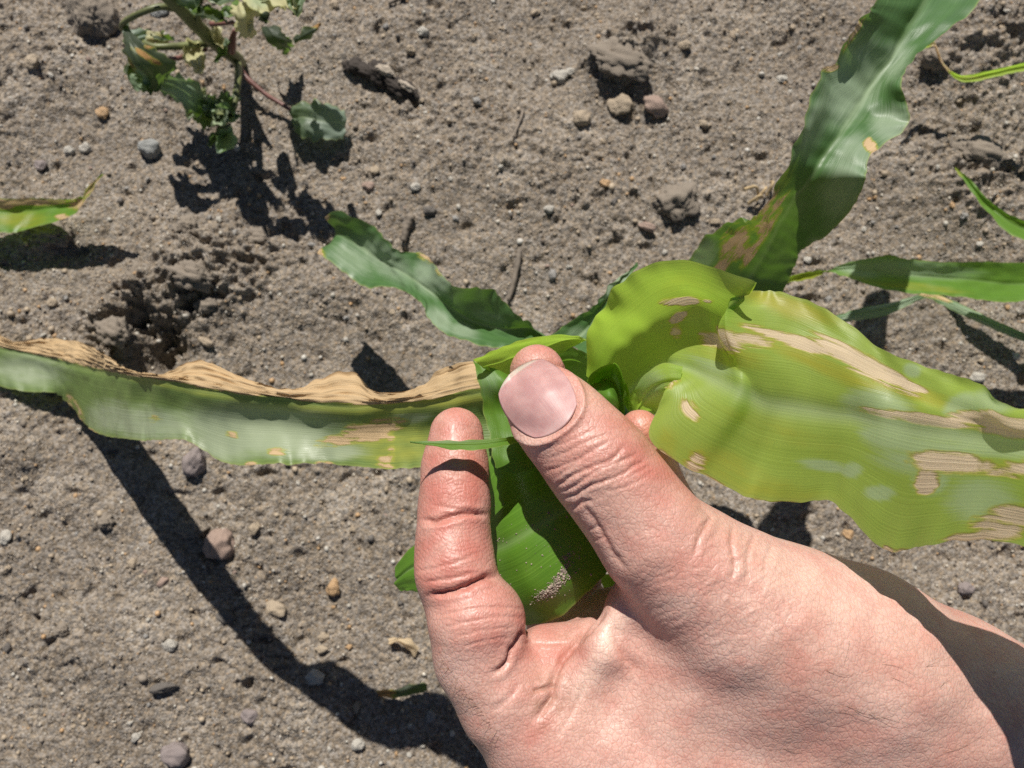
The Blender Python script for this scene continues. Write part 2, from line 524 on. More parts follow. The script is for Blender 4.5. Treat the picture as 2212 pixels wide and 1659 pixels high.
def soil_height(x, y):
    h = 0.0045 * vnoise(x * 9, y * 9, 1) + 0.0030 * vnoise(x * 24, y * 24, 2)
    rough = 0.55 + 1.5 * np.clip(vnoise(x * 13, y * 13, 3) + 0.15, 0, 1)
    for (cx, cy, r, a, ro) in MOUNDS:
        b = bump_at(x, y, cx, cy, r)
        h = h + a * b * (1 + 0.35 * vnoise(x * 90, y * 90, 9))
        rough = rough + ro * b
    wx = x + 0.004 * vnoise(x * 70, y * 70, 20)
    wy = y + 0.004 * vnoise(x * 70, y * 70, 21)
    n3 = np.abs(vnoise(wx * 62, wy * 62, 4))
    n4 = np.abs(vnoise(wx * 150, wy * 150, 5))
    n5 = vnoise(x * 330, y * 330, 6)
    n6 = vnoise(x * 640, y * 640, 7)
    n7 = vnoise(wx * 210, wy * 210, 15)
    h = h + rough * (0.0011 * (n3 - 0.25) + 0.0009 * (0.5 - n4) + 0.0011 * np.maximum(n7, -0.25) + 0.0006 * n5) + 0.00055 * n6 * (0.6 + 0.4 * rough)
    # little pits and crumbs
    pit = vnoise(x * 105 + 40, y * 105, 8)
    h = h - 0.0034 * np.clip(pit - 0.42, 0, 1) * 2.4
    h = h + 0.0042 * np.clip(vnoise(x * 120, y * 120 + 9, 14) - 0.45, 0, 1) * rough
    return h


def axis(lo, hi, stepsize, far):
    core = np.arange(lo, hi + stepsize / 2, stepsize)
    g = np.cumsum(stepsize * 1.5 ** np.arange(1, 40))
    g = g[g < far]
    return np.concatenate([lo - g[::-1], core, hi + g])


ax = axis(-0.315, 0.315, 0.00085, 8)
ay = axis(-0.17, 0.325, 0.00085, 8)
GX, GY = np.meshgrid(ax, ay, indexing='ij')
gx, gy = GX.ravel(), GY.ravel()
gz = soil_height(gx, gy)
gco = np.stack([gx, gy, gz], 1)
gme = mesh_np('ground', gco, grid_faces(len(ax), len(ay)))
damp = np.zeros(len(gx))  # dark soil mask: moist clods at the hollow, plain darker patches elsewhere
for (px, py, rpx, s) in [(380, 640, 120, 1.0), (300, 740, 90, .9), (160, 790, 60, .5), (470, 560, 60, .5), (1360, 140, 80, .45), (1320, 210, 50, .3),
                         (1540, 200, 120, .25), (2000, 420, 140, .3), (2060, 620, 120, .3), (1900, 120, 60, .5), (860, 880, 120, .2)]:
    p = P(px, py, 0)
    damp = np.maximum(damp, s * bump_at(gx, gy, p.x, p.y, rpx * mm_per_px(px, py, 0) * 0.001))
damp = np.clip(damp * (1 + 0.9 * vnoise(gx * 60, gy * 60, 33)), 0, 1)
set_attr(gme, 'damp', damp)
ground = tag(link('ground', gme, M_SOIL), kind='structure')
del GX, GY, gx, gy, gco


GZ = gz.reshape(len(ax), len(ay))


def gheight(x, y):
    i, j = int(np.searchsorted(ax, x)), int(np.searchsorted(ay, y))
    return float(GZ[min(max(i, 0), len(ax) - 1), min(max(j, 0), len(ay) - 1)])


def ground_at(px, py):
    z = 0.0
    for _ in range(6):
        p = P(px, py, z * 1000)
        z = gheight(p.x, p.y)
    return Vector((p.x, p.y, z))


# ------------------------------------------------------------------ leaf builder
PLACED_BVH = {}


def blob_field(px, blobs):
    out = np.zeros(len(px))
    for (bx, by, rx, ry, ang, s) in blobs:
        c, sn = math.cos(R(ang)), math.sin(R(ang))
        dx, dy = px[:, 0] - bx, px[:, 1] - by
        a, b = (dx * c + dy * sn) / rx, (-dx * sn + dy * c) / ry
        out = np.maximum(out, s * np.clip(1.45 - np.sqrt(a * a + b * b), 0, 1))
    return out


def blade(name, rows, mat, parent, nv=150, nu=33, mode='index', rib_row=None, dead=(), pale=(), yellow=(), rib=0.5, label=None,
          ripple=0.0006, margin=True, edge_jit=0.0004, fold=None, seed=1, rib_depth=0.0006, dead_rows=None, crumple=0.0, rib_w=0.028):
    rows3 = []
    for r in rows:
        r3 = [tuple(P(*q)) for q in r]
        rows3.append(resample(r3, nv, mode))
    rows3 = np.array(rows3)                           # k, nv, 3
    k = len(rows)
    uu = np.linspace(0, 1, nu)
    co = np.zeros((nv, nu, 3))
    for i in range(nv):
        co[i] = catmull(rows3[:, i, :], uu * (k - 1))
    du = np.gradient(co, axis=1); dv = np.gradient(co, axis=0)
    nrm = np.cross(dv, du)
    nrm /= np.linalg.norm(nrm, axis=2)[..., None] + 1e-12
    nrm[nrm[..., 2] < 0] *= -1
    mid = co[:, nu // 2]
    s = np.concatenate([[0], np.cumsum(np.linalg.norm(np.diff(mid, axis=0), axis=1))])
    U, V = np.meshgrid(uu, s)
    env = np.minimum(1, np.minimum(U, 1 - U) * 5)
    w = vnoise(V * 60 + seed * 7, U * 2.5, seed) * ripple * 2 + vnoise(V * 160 + seed, U * 5 + 3, seed + 5) * ripple * 0.7
    edge_w = np.exp(-((U - 0) / .09) ** 2) + np.exp(-((1 - U) / .09) ** 2)
    w = w + edge_w * vnoise(V * 210 + seed * 3, U * 3, seed + 9) * ripple * 1.6
    rib_u = 0.5 if rib_row is None else rib_row
    ribm = np.exp(-((U - rib_u) / rib_w) ** 2)
    w = w - rib_depth * np.exp(-((U - rib_u) / 0.05) ** 2)
    if crumple:
        dm = np.clip(dead_rows(U, V / s[-1]), 0, 1)
        w = w + dm * crumple * (vnoise(V * 38, U * 42, seed + 31) + .6 * np.abs(vnoise(V * 90, U * 90, seed + 32)) + .5 * vnoise(V * 130 + U * 40, U * 12, seed + 33))
    co = co + nrm * w[..., None]
    if edge_jit:
        j = vnoise(V * 330 + seed, U * 0 + 1, seed + 2) * edge_jit
        dirn = du / (np.linalg.norm(du, axis=2)[..., None] + 1e-9)
        co = co + dirn * (j * (np.where(U > 0.5, 1, -1)) * np.clip(edge_w, 0, 1))[..., None]
    flat = co.reshape(-1, 3)
    me = mesh_np(name, flat, grid_faces(nv, nu))
    uvl = me.uv_layers.new(name='UVMap')
    li = np.zeros(len(me.loops), dtype=np.int32); me.loops.foreach_get('vertex_index', li)
    uvs = np.stack([U.ravel()[li], V.ravel()[li]], 1).astype(np.float32)
    uvl.data.foreach_set('uv', uvs.ravel())
    px = project(flat)
    d = blob_field(px, dead)
    if dead_rows is not None:
        d = np.maximum(d, dead_rows(U, V / s[-1]).ravel())
    set_attr(me, 'dead', d)
    set_attr(me, 'pale', blob_field(px, pale))
    set_attr(me, 'yellow', blob_field(px, yellow))
    set_attr(me, 'rib', (ribm * rib).ravel())
    set_attr(me, 'margin', (np.clip(np.exp(-(U / .012) ** 2) + np.exp(-((1 - U) / .012) ** 2), 0, 1) if margin else U * 0).ravel())
    o = link(name, me, mat, parent)
    if label: o['label'] = label
    return o


def zrow(pts, zf):
    return [(x, y, zf(x) if len(p) == 2 else p[2]) for p in pts for (x, y) in [p[:2]]]


# ------------------------------------------------------------------ the held corn plant
whorl = P(1330, 870, 185)
foot = Vector((whorl.x - 0.004, whorl.y - 0.004, 0))
foot.z = gheight(foot.x, foot.y)
corn = tag(empty('corn_plant', foot), 'young corn plant with scorched, tan-blotched leaves, its whorl pinched by the hand', 'corn plant')

path = [foot + Vector((0, 0, -0.012)), foot + Vector((0.001, 0, 0.05)), foot + Vector((0.002, 0.001, 0.10)), whorl + Vector((-0.001, 0, -0.03)), whorl + Vector((0, 0, -0.012))]
pp = resample(np.array(path), 30)
co, f = tube(pp, np.interp(np.linspace(0, 1, 30), [0, .3, .8, 1], [.0105, .0095, .0085, .0075]), 20, 0.012)
link('stalk', mesh_list('stalk', co, f), plain('corn_stalk', (0.16, 0.26, 0.07), 0.5, 300), corn)

# long left leaf
zL = lambda x: float(np.interp(x, [-420, -120, 0, 100, 150, 180, 212, 252, 350, 450, 650, 750, 850, 950, 1060, 1250], [5, 5, 5, 8, 16, 34, 64, 98, 127, 134, 140, 144, 151, 161, 172, 174]))
Lu = [(1200, 800), (1120, 775), (1022, 782), (952, 800), (908, 830), (873, 847), (813, 849), (789, 830), (769, 802), (724, 807), (680, 820), (645, 842), (615, 844), (565, 830),
      (521, 815), (481, 795), (446, 780), (412, 780), (382, 795), (347, 810), (298, 805), (258, 790), (223, 763), (179, 740), (134, 733), (89, 730), (30, 740),
      (-40, 700), (-110, 640), (-170, 560)]
Lm = [(1200, 840), (1120, 845), (1032, 845), (940, 866), (843, 876), (770, 877), (694, 874), (595, 862), (520, 853), (446, 843), (347, 822), (270, 811), (198, 797), (99, 772), (0, 752), (-80, 715), (-150, 640), (-200, 560)]
Ld = [(1200, 960), (1120, 1000), (1040, 1010), (980, 1012), (913, 1009), (843, 1012), (794, 1010), (704, 1001), (645, 1002), (595, 1001), (526, 1006), (496, 1003), (456, 986), (427, 963),
      (397, 949), (298, 951), (223, 941), (188, 924), (164, 894), (144, 857), (114, 847), (50, 844), (0, 835), (-80, 790), (-180, 690), (-230, 570)]


def wavez(x, base, amp):
    return base + amp


crest = lambda x: float(np.interp(x, [-100, 140, 260], [.05, .25, 1]))
LuZ = [(x, y, zL(x) + float(np.interp(y - np.interp(-x, [-q[0] for q in Lm], [q[1] for q in Lm]), [-75, -50, -25, 0], [1, 4, 6, 7])) * crest(x)) for x, y in Lu]
LmZ = [(x, y, zL(x) + 6.5 * crest(x)) for x, y in Lm]
LlZ = [(a[0], a[1] + 0.42 * (b - a[1]), zL(a[0]) - 1.5) for a in Lm for b in [float(np.interp(-a[0], [-q[0] for q in Ld], [q[1] for q in Ld]))]]
LdZ = [(x, y, zL(x) + 1 + 3.5 * math.sin(x / 42.0)) for x, y in Ld]


def by_x(row, n=60, x0=1200, x1=-200):
    xs = np.linspace(x0, x1, n)
    r = np.array(sorted(row, key=lambda q: -q[0]))
    return [(x, float(np.interp(-x, -r[:, 0], r[:, 1])), float(np.interp(-x, -r[:, 0], r[:, 2]))) for x in xs]


blade('leaf', [by_x(LuZ), by_x(LmZ), by_x(LlZ), by_x(LdZ)], M_LEFT, corn, nv=380, nu=73, crumple=0.0013, rib_row=0.36, rib=0.15, seed=3, ripple=0.0005,
      dead_rows=lambda U, V: np.clip((0.335 - U) / 0.06, 0, 1) * 1.4 * np.clip((V - .03) * 20, 0, 1),
      dead=[(800, 930, 70, 20, -12, .95), (735, 950, 50, 12, -10, .7), (845, 955, 10, 50, 0, .35), (600, 975, 22, 8, 0, .75), (500, 940, 18, 8, 0, .7), (830, 1000, 22, 14, 0, .8),
            (700, 1003, 20, 6, 0, .7), (545, 1002, 14, 6, 0, .8), (165, 900, 14, 45, -20, .7), (195, 935, 25, 9, 20, .7), (330, 905, 20, 8, 10, .5)],
      pale=[(320, 915, 130, 40, 5, .55), (560, 930, 190, 55, 5, .72), (480, 960, 80, 40, 10, .6), (700, 975, 90, 22, 0, .7), (240, 900, 60, 40, 0, .5), (640, 905, 120, 25, 3, .45), (60, 800, 90, 40, 5, .5), (880, 905, 60, 12, -5, .6)],
      yellow=[(930, 840, 90, 22, -20, .9), (900, 868, 190, 20, -3, .9), (850, 960, 120, 70, 0, .6), (700, 885, 260, 14, 2, .6), (400, 840, 250, 10, 12, .5)],
      label='long leaf with a dry tan rolled upper margin')

# short dark leaf pointing away from the hand
W = dict(
    U=[(1300, 830, 130), (1157, 713, 122), (1097, 658, 118), (1071, 636, 118), (1036, 621, 116), (989, 619, 110), (959, 598, 97), (937, 568, 86), (910, 547, 76), (860, 542, 73), (834, 516, 72), (800, 484, 66), (727, 458, 58), (702, 468, 50)],
    M=[(1310, 850, 124), (1165, 722, 116), (1090, 712, 108), (1050, 704, 102), (1010, 690, 97), (975, 668, 92), (940, 640, 86), (905, 612, 80), (875, 592, 73), (845, 575, 66), (810, 555, 59), (775, 530, 52), (734, 508, 47), (724, 512, 44)],
    D=[(1300, 870, 130), (1170, 735, 120), (1110, 748, 114), (1060, 751, 110), (1000, 735, 104), (950, 710, 97), (922, 684, 92), (907, 655, 88), (886, 636, 80), (847, 621, 72), (791, 621, 65), (744, 589, 58), (700, 556, 51), (684, 546, 47)])
blade('leaf', [W['U'], W['M'], W['D']], M_BLADE, corn, nv=190, nu=41, rib=0.35, seed=5, ripple=0.0007,
      dead=[(702, 470, 10, 16, 0, .9), (688, 548, 9, 12, 0, 1.0), (925, 556, 25, 12, 20, .5), (950, 580, 10, 16, 0, .4)],
      pale=[(935, 595, 45, 40, 30, .75), (830, 560, 90, 35, 35, .5), (760, 560, 60, 40, 30, .45), (950, 690, 40, 22, 40, .55), (1060, 690, 50, 20, 20, .35), (1000, 715, 40, 18, 20, .5)],
      yellow=[(692, 552, 12, 12, 0, .9)], label='short wavy dark green leaf with a notched tip')

# tall wavy leaf reaching to the top of the frame
N = dict(
    U=[(1420, 800, 78), (1470, 600, 96), (1500, 545, 112), (1551, 495, 126), (1600, 478, 140), (1627, 468, 152), (1663, 429, 172), (1695, 365, 174), (1720, 312, 175), (1734, 268, 176), (1756, 201, 174), (1779, 147, 170), (1805, 138, 163), (1828, 89, 168), (1855, 49, 168), (1895, 0, 166), (1970, -90, 152), (2060, -190, 128)],
    M=[(1440, 820, 70), (1560, 700, 84), (1618, 603, 98), (1650, 550, 112), (1672, 510, 124), (1694, 469, 138), (1725, 420, 152), (1761, 370, 159), (1783, 335, 160), (1803, 306, 160), (1828, 268, 158), (1850, 235, 154), (1872, 201, 151), (1900, 160, 150), (1938, 103, 149), (1989, 20, 148), (2050, -90, 140), (2100, -190, 126)],
    D=[(1460, 840, 78), (1640, 720, 90), (1694, 625, 102), (1718, 572, 114), (1734, 536, 124), (1783, 509, 138), (1841, 451, 157), (1865, 392, 168), (1872, 357, 168), (1886, 326, 165), (1953, 274, 160), (1965, 250, 158), (1951, 190, 160), (1957, 152, 156), (2006, 89, 154), (2110, 8, 152), (2140, -80, 142), (2130, -190, 127)])
blade('leaf', [N['U'], N['M'], N['D']], M_BLADE, corn, nv=220, nu=45, rib=0.3, seed=8, ripple=0.0008,
      dead=[(1588, 525, 26, 40, 30, .8), (1636, 525, 9, 80, 35, .75), (1556, 580, 12, 34, 40, .6), (1665, 460, 8, 60, 40, .6), (1885, 325, 12, 30, -30, .8), (1655, 440, 10, 40, 40, .7), (1790, 145, 20, 10, 0, .7), (1840, 70, 12, 50, 30, .6)],
      pale=[(1840, 180, 60, 110, 30, .62), (1930, 270, 55, 45, 0, .62), (1820, 400, 50, 80, 25, .55), (1770, 250, 35, 100, 25, .42), (1520, 550, 30, 40, 30, .6), (1930, 130, 40, 60, 30, .45), (1850, 330, 50, 50, 0, .5)],  # waxy bloom, with the blade's sheen painted in as pale colour
      yellow=[(1680, 400, 22, 80, 30, .5), (1640, 470, 20, 50, 30, .5)], label='tall wavy blue-green leaf with a scorched brown lower fold')

# broad yellow-green whorl leaf with dead patches, rising towards the camera
S = [  # U, B, M, D
    ((1266, 812, 188), (1292, 832, 178), (1338, 866, 178), (1366, 893, 176)),
    ((1275, 726, 202), (1322, 772, 184), (1372, 832, 184), (1372, 862, 186)),
    ((1298, 666, 212), (1362, 728, 189), (1410, 802, 192), (1400, 832, 195)),
    ((1339, 612, 214), (1410, 698, 195), (1445, 785, 199), (1425, 832, 200)),
    ((1389, 576, 217), (1455, 680, 200), (1485, 792, 203), (1436, 842, 203)),
    ((1452, 561, 219), (1495, 672, 204), (1520, 806, 206), (1421, 880, 203)),
    ((1516, 566, 220), (1524, 680, 206), (1548, 820, 208), (1402, 940, 202)),
    ((1571, 585, 221), (1543, 698, 208), (1572, 833, 210), (1440, 982, 203)),
    ((1630, 606, 222), (1558, 718, 209), (1600, 846, 212), (1490, 1014, 203)),
    ((1594, 622, 231), (1562, 716, 222), (1625, 856, 213), (1534, 1034, 204)),
    ((1636, 628, 229), (1612, 726, 226), (1661, 871, 215), (1598, 1066, 209)),
    ((1684, 630, 229), (1707, 738, 227), (1720, 880, 218), (1661, 1084, 212)),
    ((1752, 653, 231), (1775, 765, 228), (1780, 890, 221), (1740, 1086, 215)),
    ((1820, 689, 233), (1843, 790, 229), (1843, 900, 225), (1798, 1086, 217)),
    ((1911, 757, 237), (1920, 825, 232), (1910, 914, 229), (1850, 1136, 217)),
    ((2002, 791, 241), (1990, 850, 235), (1985, 931, 233), (1915, 1192, 219)),
    ((2107, 825, 245), (2100, 885, 240), (2090, 948, 238), (2010, 1176, 227)),
    ((2212, 885, 247), (2205, 925, 244), (2212, 966, 243), (2125, 1168, 234)),
    ((2400, 800, 246), (2385, 920, 243), (2370, 1020, 249), (2320, 1215, 243)),  # from here on unseen: leaf end spread wide to shade the wrist
    ((2680, 800, 232), (2640, 960, 229), (2600, 1080, 253), (2560, 1330, 249)),
    ((2950, 960, 205), (2920, 1050, 204), (2880, 1130, 250), (2860, 1180, 249))]
MZ = [210, 210, 211, 213, 216, 220, 226, 234, 243, 250, 254, 251]
DZ = [203, 203, 204, 205, 207, 210, 213, 221, 232, 243, 250, 250]
S = [t if i < 9 else (t[0], t[1], (*t[2][:2], MZ[i - 9]), (*t[3][:2], DZ[i - 9])) for i, t in enumerate(S)]
S = [t if i < 9 else ((*t[0][:2], t[2][2] + (6 if i == 9 else 2 if i < 14 else 1)), (*t[1][:2], t[2][2] + (5 if i < 11 else 3.5 if i < 14 else 1)), t[2], (*t[3][:2], t[3][2])) for i, t in enumerate(S)]
blade('leaf', [[s[i] for s in S] for i in range(4)], M_YOUNG, corn, nv=330, nu=64, rib_row=0.667, rib=1.0, rib_w=0.04, seed=13, ripple=0.0006, rib_depth=0.0007,
      dead=[(1620, 735, 60, 14, 8, .9), (1730, 740, 110, 12, 16, .95), (1860, 785, 120, 20, 28, 1.1), (1950, 828, 50, 10, 20, .9), (1560, 735, 45, 24, 10, .95), (1470, 650, 42, 9, -4, 1.0),
            (1530, 650, 16, 5, 0, .8), (1465, 683, 20, 12, -30, .8), (1462, 716, 14, 14, 0, .7), (1445, 815, 22, 22, 30, 1.0), (1490, 885, 14, 28, -40, .9), (1430, 985, 12, 22, -40, .9), (1505, 1000, 26, 22, 30, .95),
            (1450, 1000, 40, 9, 40, .9), (1540, 1040, 40, 7, 30, .8), (1680, 1086, 90, 5, 5, .7), (1990, 905, 130, 11, 8, 1.1), (2110, 905, 60, 18, 0, 1.0), (2200, 925, 100, 20, 5, 1.2), (2050, 1000, 100, 20, 5, .95), (2000, 1042, 26, 22, -20, .95),
            (2170, 1130, 70, 32, -10, 1.0), (2160, 1010, 90, 16, 4, .85), (2100, 1160, 90, 9, -5, .8), (1930, 1190, 60, 6, 0, .7), (2330, 1050, 120, 60, 10, .9)],
      pale=[(1900, 885, 75, 40, 15, .85), (1990, 925, 110, 22, 12, .8), (1920, 945, 60, 26, 10, .8), (2010, 970, 110, 22, 8, .7), (2080, 880, 40, 28, -20, .9), (2140, 870, 50, 30, 0, .7), (1780, 1005, 60, 12, 8, .7), (1840, 1015, 25, 16, 0, .7), (1900, 1065, 35, 16, 0, .8),
            (2010, 1040, 40, 30, 0, .7), (2120, 1080, 80, 50, 0, .65), (2000, 1000, 120, 30, 5, .6), (1970, 800, 20, 14, 20, .8), (1540, 790, 70, 14, 20, .45), (2160, 960, 120, 30, 5, .7)],
      yellow=[(1700, 660, 130, 26, 20, .85), (1580, 770, 90, 26, 10, .6), (1800, 800, 200, 22, 25, .7), (1480, 640, 70, 60, 0, .35), (1650, 930, 200, 40, 15, .35), (1560, 1010, 110, 40, 20, .5), (1980, 850, 120, 20, 20, .7), (1440, 960, 30, 40, 0, .5), (1680, 1060, 120, 30, 8, .6)],
      label='broad yellow-green leaf with bleached dead patches opening from the whorl')

blade('leaf', [[(1362, 885, 184), (1364, 859, 188), (1378, 828, 194), (1406, 797, 199), (1440, 785, 202), (1475, 790, 204)],
               [(1376, 893, 184), (1386, 868, 191), (1402, 847, 196), (1422, 832, 200), (1445, 825, 202), (1470, 825, 203)],
               [(1388, 908, 179), (1405, 897, 185), (1425, 892, 190), (1440, 887, 194), (1452, 872, 198), (1470, 862, 201)]], M_YOUNG, corn, nv=70, nu=25, seed=19, rib=0, ripple=.0002,
      pale=[(1400, 830, 40, 40, 0, .55)], label='pale swollen base of the broad leaf')
# narrow leaf behind the funnel
blade('leaf', [[(1185, 730, 150), (1240, 690, 141), (1290, 650, 131), (1330, 610, 121), (1376, 570, 110)],
               [(1225, 745, 144), (1268, 708, 135), (1302, 660, 125), (1336, 614, 117), (1377, 571, 109)],
               [(1270, 765, 150), (1300, 728, 141), (1318, 672, 131), (1344, 620, 121), (1378, 572, 110)]], M_BLADE, corn, nv=80, nu=25, seed=21,
      pale=[(1330, 615, 40, 30, -40, .8), (1250, 720, 30, 20, 0, .4)], label='narrow grey-green leaf behind the funnel')

# blade folded round under the thumb: upper strip, standing front part, thin tip
blade('leaf', [[(1021, 777, 196), (1066, 755, 194), (1118, 737, 190), (1188, 725, 184), (1240, 723, 180), (1267, 734, 178)],
               [(1045, 795, 191), (1085, 785, 186), (1130, 768, 180), (1194, 748, 176), (1238, 736, 177), (1267, 735, 178)],
               [(1075, 815, 188), (1110, 810, 180), (1150, 795, 172), (1202, 768, 172), (1236, 749, 176), (1267, 736, 178)]], M_YOUNG, corn, nv=90, nu=25, seed=23,
      rib=0.0, ripple=.0003, label='pale green blade folded over behind the fingertips')
blade('leaf', [[(1021, 779, 190), (1035, 828, 191), (1045, 887, 188), (1056, 939, 189), (1063, 984, 190.5), (1070, 1010, 190)],
               [(1062, 796, 189), (1082, 836, 190), (1092, 888, 185), (1100, 940, 187.5), (1108, 992, 190), (1112, 1022, 190)],
               [(1105, 810, 187), (1140, 840, 188), (1150, 890, 183), (1150, 940, 186), (1158, 990, 188), (1172, 1005, 188)]], M_BRIGHT, corn, nv=110, nu=31, seed=25,
      rib=0.0, ripple=.0003, rib_depth=0, pale=[(1055, 830, 30, 40, 0, .35)], label='bright green blade pinched under the thumb')
blade('leaf', [[(1135, 938, 192), (1090, 946, 197), (1040, 950, 198.5), (985, 951, 199.5), (925, 953, 201), (886, 954, 202)],
               [(1135, 945, 190), (1090, 953, 197), (1040, 960, 199), (985, 961, 200), (925, 957, 201.5), (886, 954.5, 202)],
               [(1135, 955, 194), (1090, 962, 198.5), (1045, 971, 200), (990, 973, 200.5), (930, 963, 201.5), (886, 955, 202)]], M_BRIGHT, corn, nv=80, nu=15, seed=27,
      rib=.3, ripple=.0001, pale=[(960, 953, 80, 5, 0, .4)], label='thin pointed leaf tip lying across the index finger')
blade('leaf', [[(1180, 762, 170), (1225, 748, 172), (1275, 768, 176)], [(1195, 790, 166), (1235, 782, 168), (1280, 795, 172)], [(1210, 830, 160), (1245, 825, 162), (1285, 835, 168)]],
      M_BRIGHT, corn, nv=40, nu=17, seed=29, rib=0, ripple=.0003)
# inner rolled whorl leaves
blade('leaf', [[(1268, 822, 190), (1285, 802, 193), (1306, 790, 196), (1327, 784, 198), (1343, 800, 198), (1350, 830, 196), (1348, 862, 193), (1349, 900, 186)],
               [(1278, 835, 182), (1296, 815, 184), (1312, 806, 186), (1326, 806, 187), (1334, 818, 186), (1340, 838, 184), (1342, 866, 182), (1344, 900, 178)],
               [(1290, 850, 172), (1304, 838, 172), (1314, 832, 172), (1324, 830, 172), (1330, 836, 172), (1334, 850, 172), (1336, 870, 172), (1338, 900, 170)]],
      M_BRIGHT, corn, nv=90, nu=21, seed=31, rib=0, ripple=.0003, label='inner whorl leaf rolled open')
blade('leaf', [[(1262, 830, 180), (1290, 826, 184), (1312, 820, 187), (1332, 832, 187), (1338, 850, 184)],
               [(1280, 850, 190), (1302, 846, 194), (1320, 846, 195), (1334, 858, 192), (1338, 872, 186)],
               [(1300, 890, 190), (1316, 888, 193), (1328, 888, 192), (1334, 892, 190), (1338, 896, 184)]],
      M_BRIGHT, corn, nv=60, nu=25, seed=33, rib=0, ripple=.0002, rib_depth=0, label='bright green rolled heart of the whorl')
blade('leaf', [[(1348, 820, 190), (1354, 835, 190), (1360, 860, 189), (1362, 895, 184)], [(1352, 830, 186), (1358, 850, 186), (1362, 872, 185), (1364, 900, 180)], [(1356, 850, 176), (1362, 865, 176), (1366, 880, 176), (1368, 905, 172)]],
      M_YOUNG, corn, nv=40, nu=13, seed=35, rib=0, ripple=.0002)
# leaf gripped across the palm
grip = blade('leaf', [[(1300, 890, 168), (1200, 905, 173), (1115, 930, 175), (1060, 985, 174), (1025, 1070, 170), (960, 1140, 164), (890, 1180, 156), (855, 1225, 150)],
               [(1350, 1010, 176), (1270, 1040, 183), (1180, 1075, 184), (1105, 1120, 182), (1050, 1155, 176), (970, 1190, 165), (895, 1210, 157), (853, 1245, 150)],
               [(1400, 1080, 176), (1290, 1110, 183), (1190, 1165, 186), (1125, 1210, 184), (1070, 1230, 177), (985, 1240, 165), (900, 1240, 157), (853, 1260, 150)],
               [(1420, 1160, 172), (1330, 1180, 181), (1235, 1240, 185), (1165, 1290, 183), (1105, 1310, 175), (1000, 1290, 164), (905, 1265, 156), (856, 1270, 150)],
               [(1430, 1210, 168), (1340, 1215, 178), (1285, 1262, 180), (1225, 1320, 178), (1150, 1349, 171), (1010, 1320, 160), (905, 1280, 155), (862, 1278, 150)]],
      M_GRIP, corn, nv=170, nu=61, seed=37, rib_row=0.36, rib=0.35, ripple=.0003, rib_depth=.0007,
      yellow=[(1270, 1290, 40, 16, -40, .6), (1200, 1340, 60, 8, -20, .8), (1050, 1040, 20, 30, 0, .3)], label='glossy dark green leaf gripped across the palm')
# older leaf low on the stalk, mostly under the hand
blade('leaf', [[(1290, 1240, 150), (1310, 1290, 148), (1300, 1330, 145)], [(1320, 1240, 150), (1335, 1285, 148), (1325, 1335, 145)], [(1350, 1240, 148), (1360, 1285, 146), (1350, 1330, 143)]],
      M_BRIGHT, corn, nv=30, nu=13, seed=39, ripple=.0003)

# ------------------------------------------------------------------ the hand (signed distance field -> surface net)
def cones(pts):
    """pts: (px,py,zmm,rpx) chain -> list of (a,b,ra,rb) in mm world"""
    w = [(np.array(P(x, y, z)) * 1000, r * mm_per_px(x, y, z)) for (x, y, z, r) in pts]
    return [(w[i][0], w[i + 1][0], w[i][1], w[i + 1][1]) for i in range(len(w) - 1)]


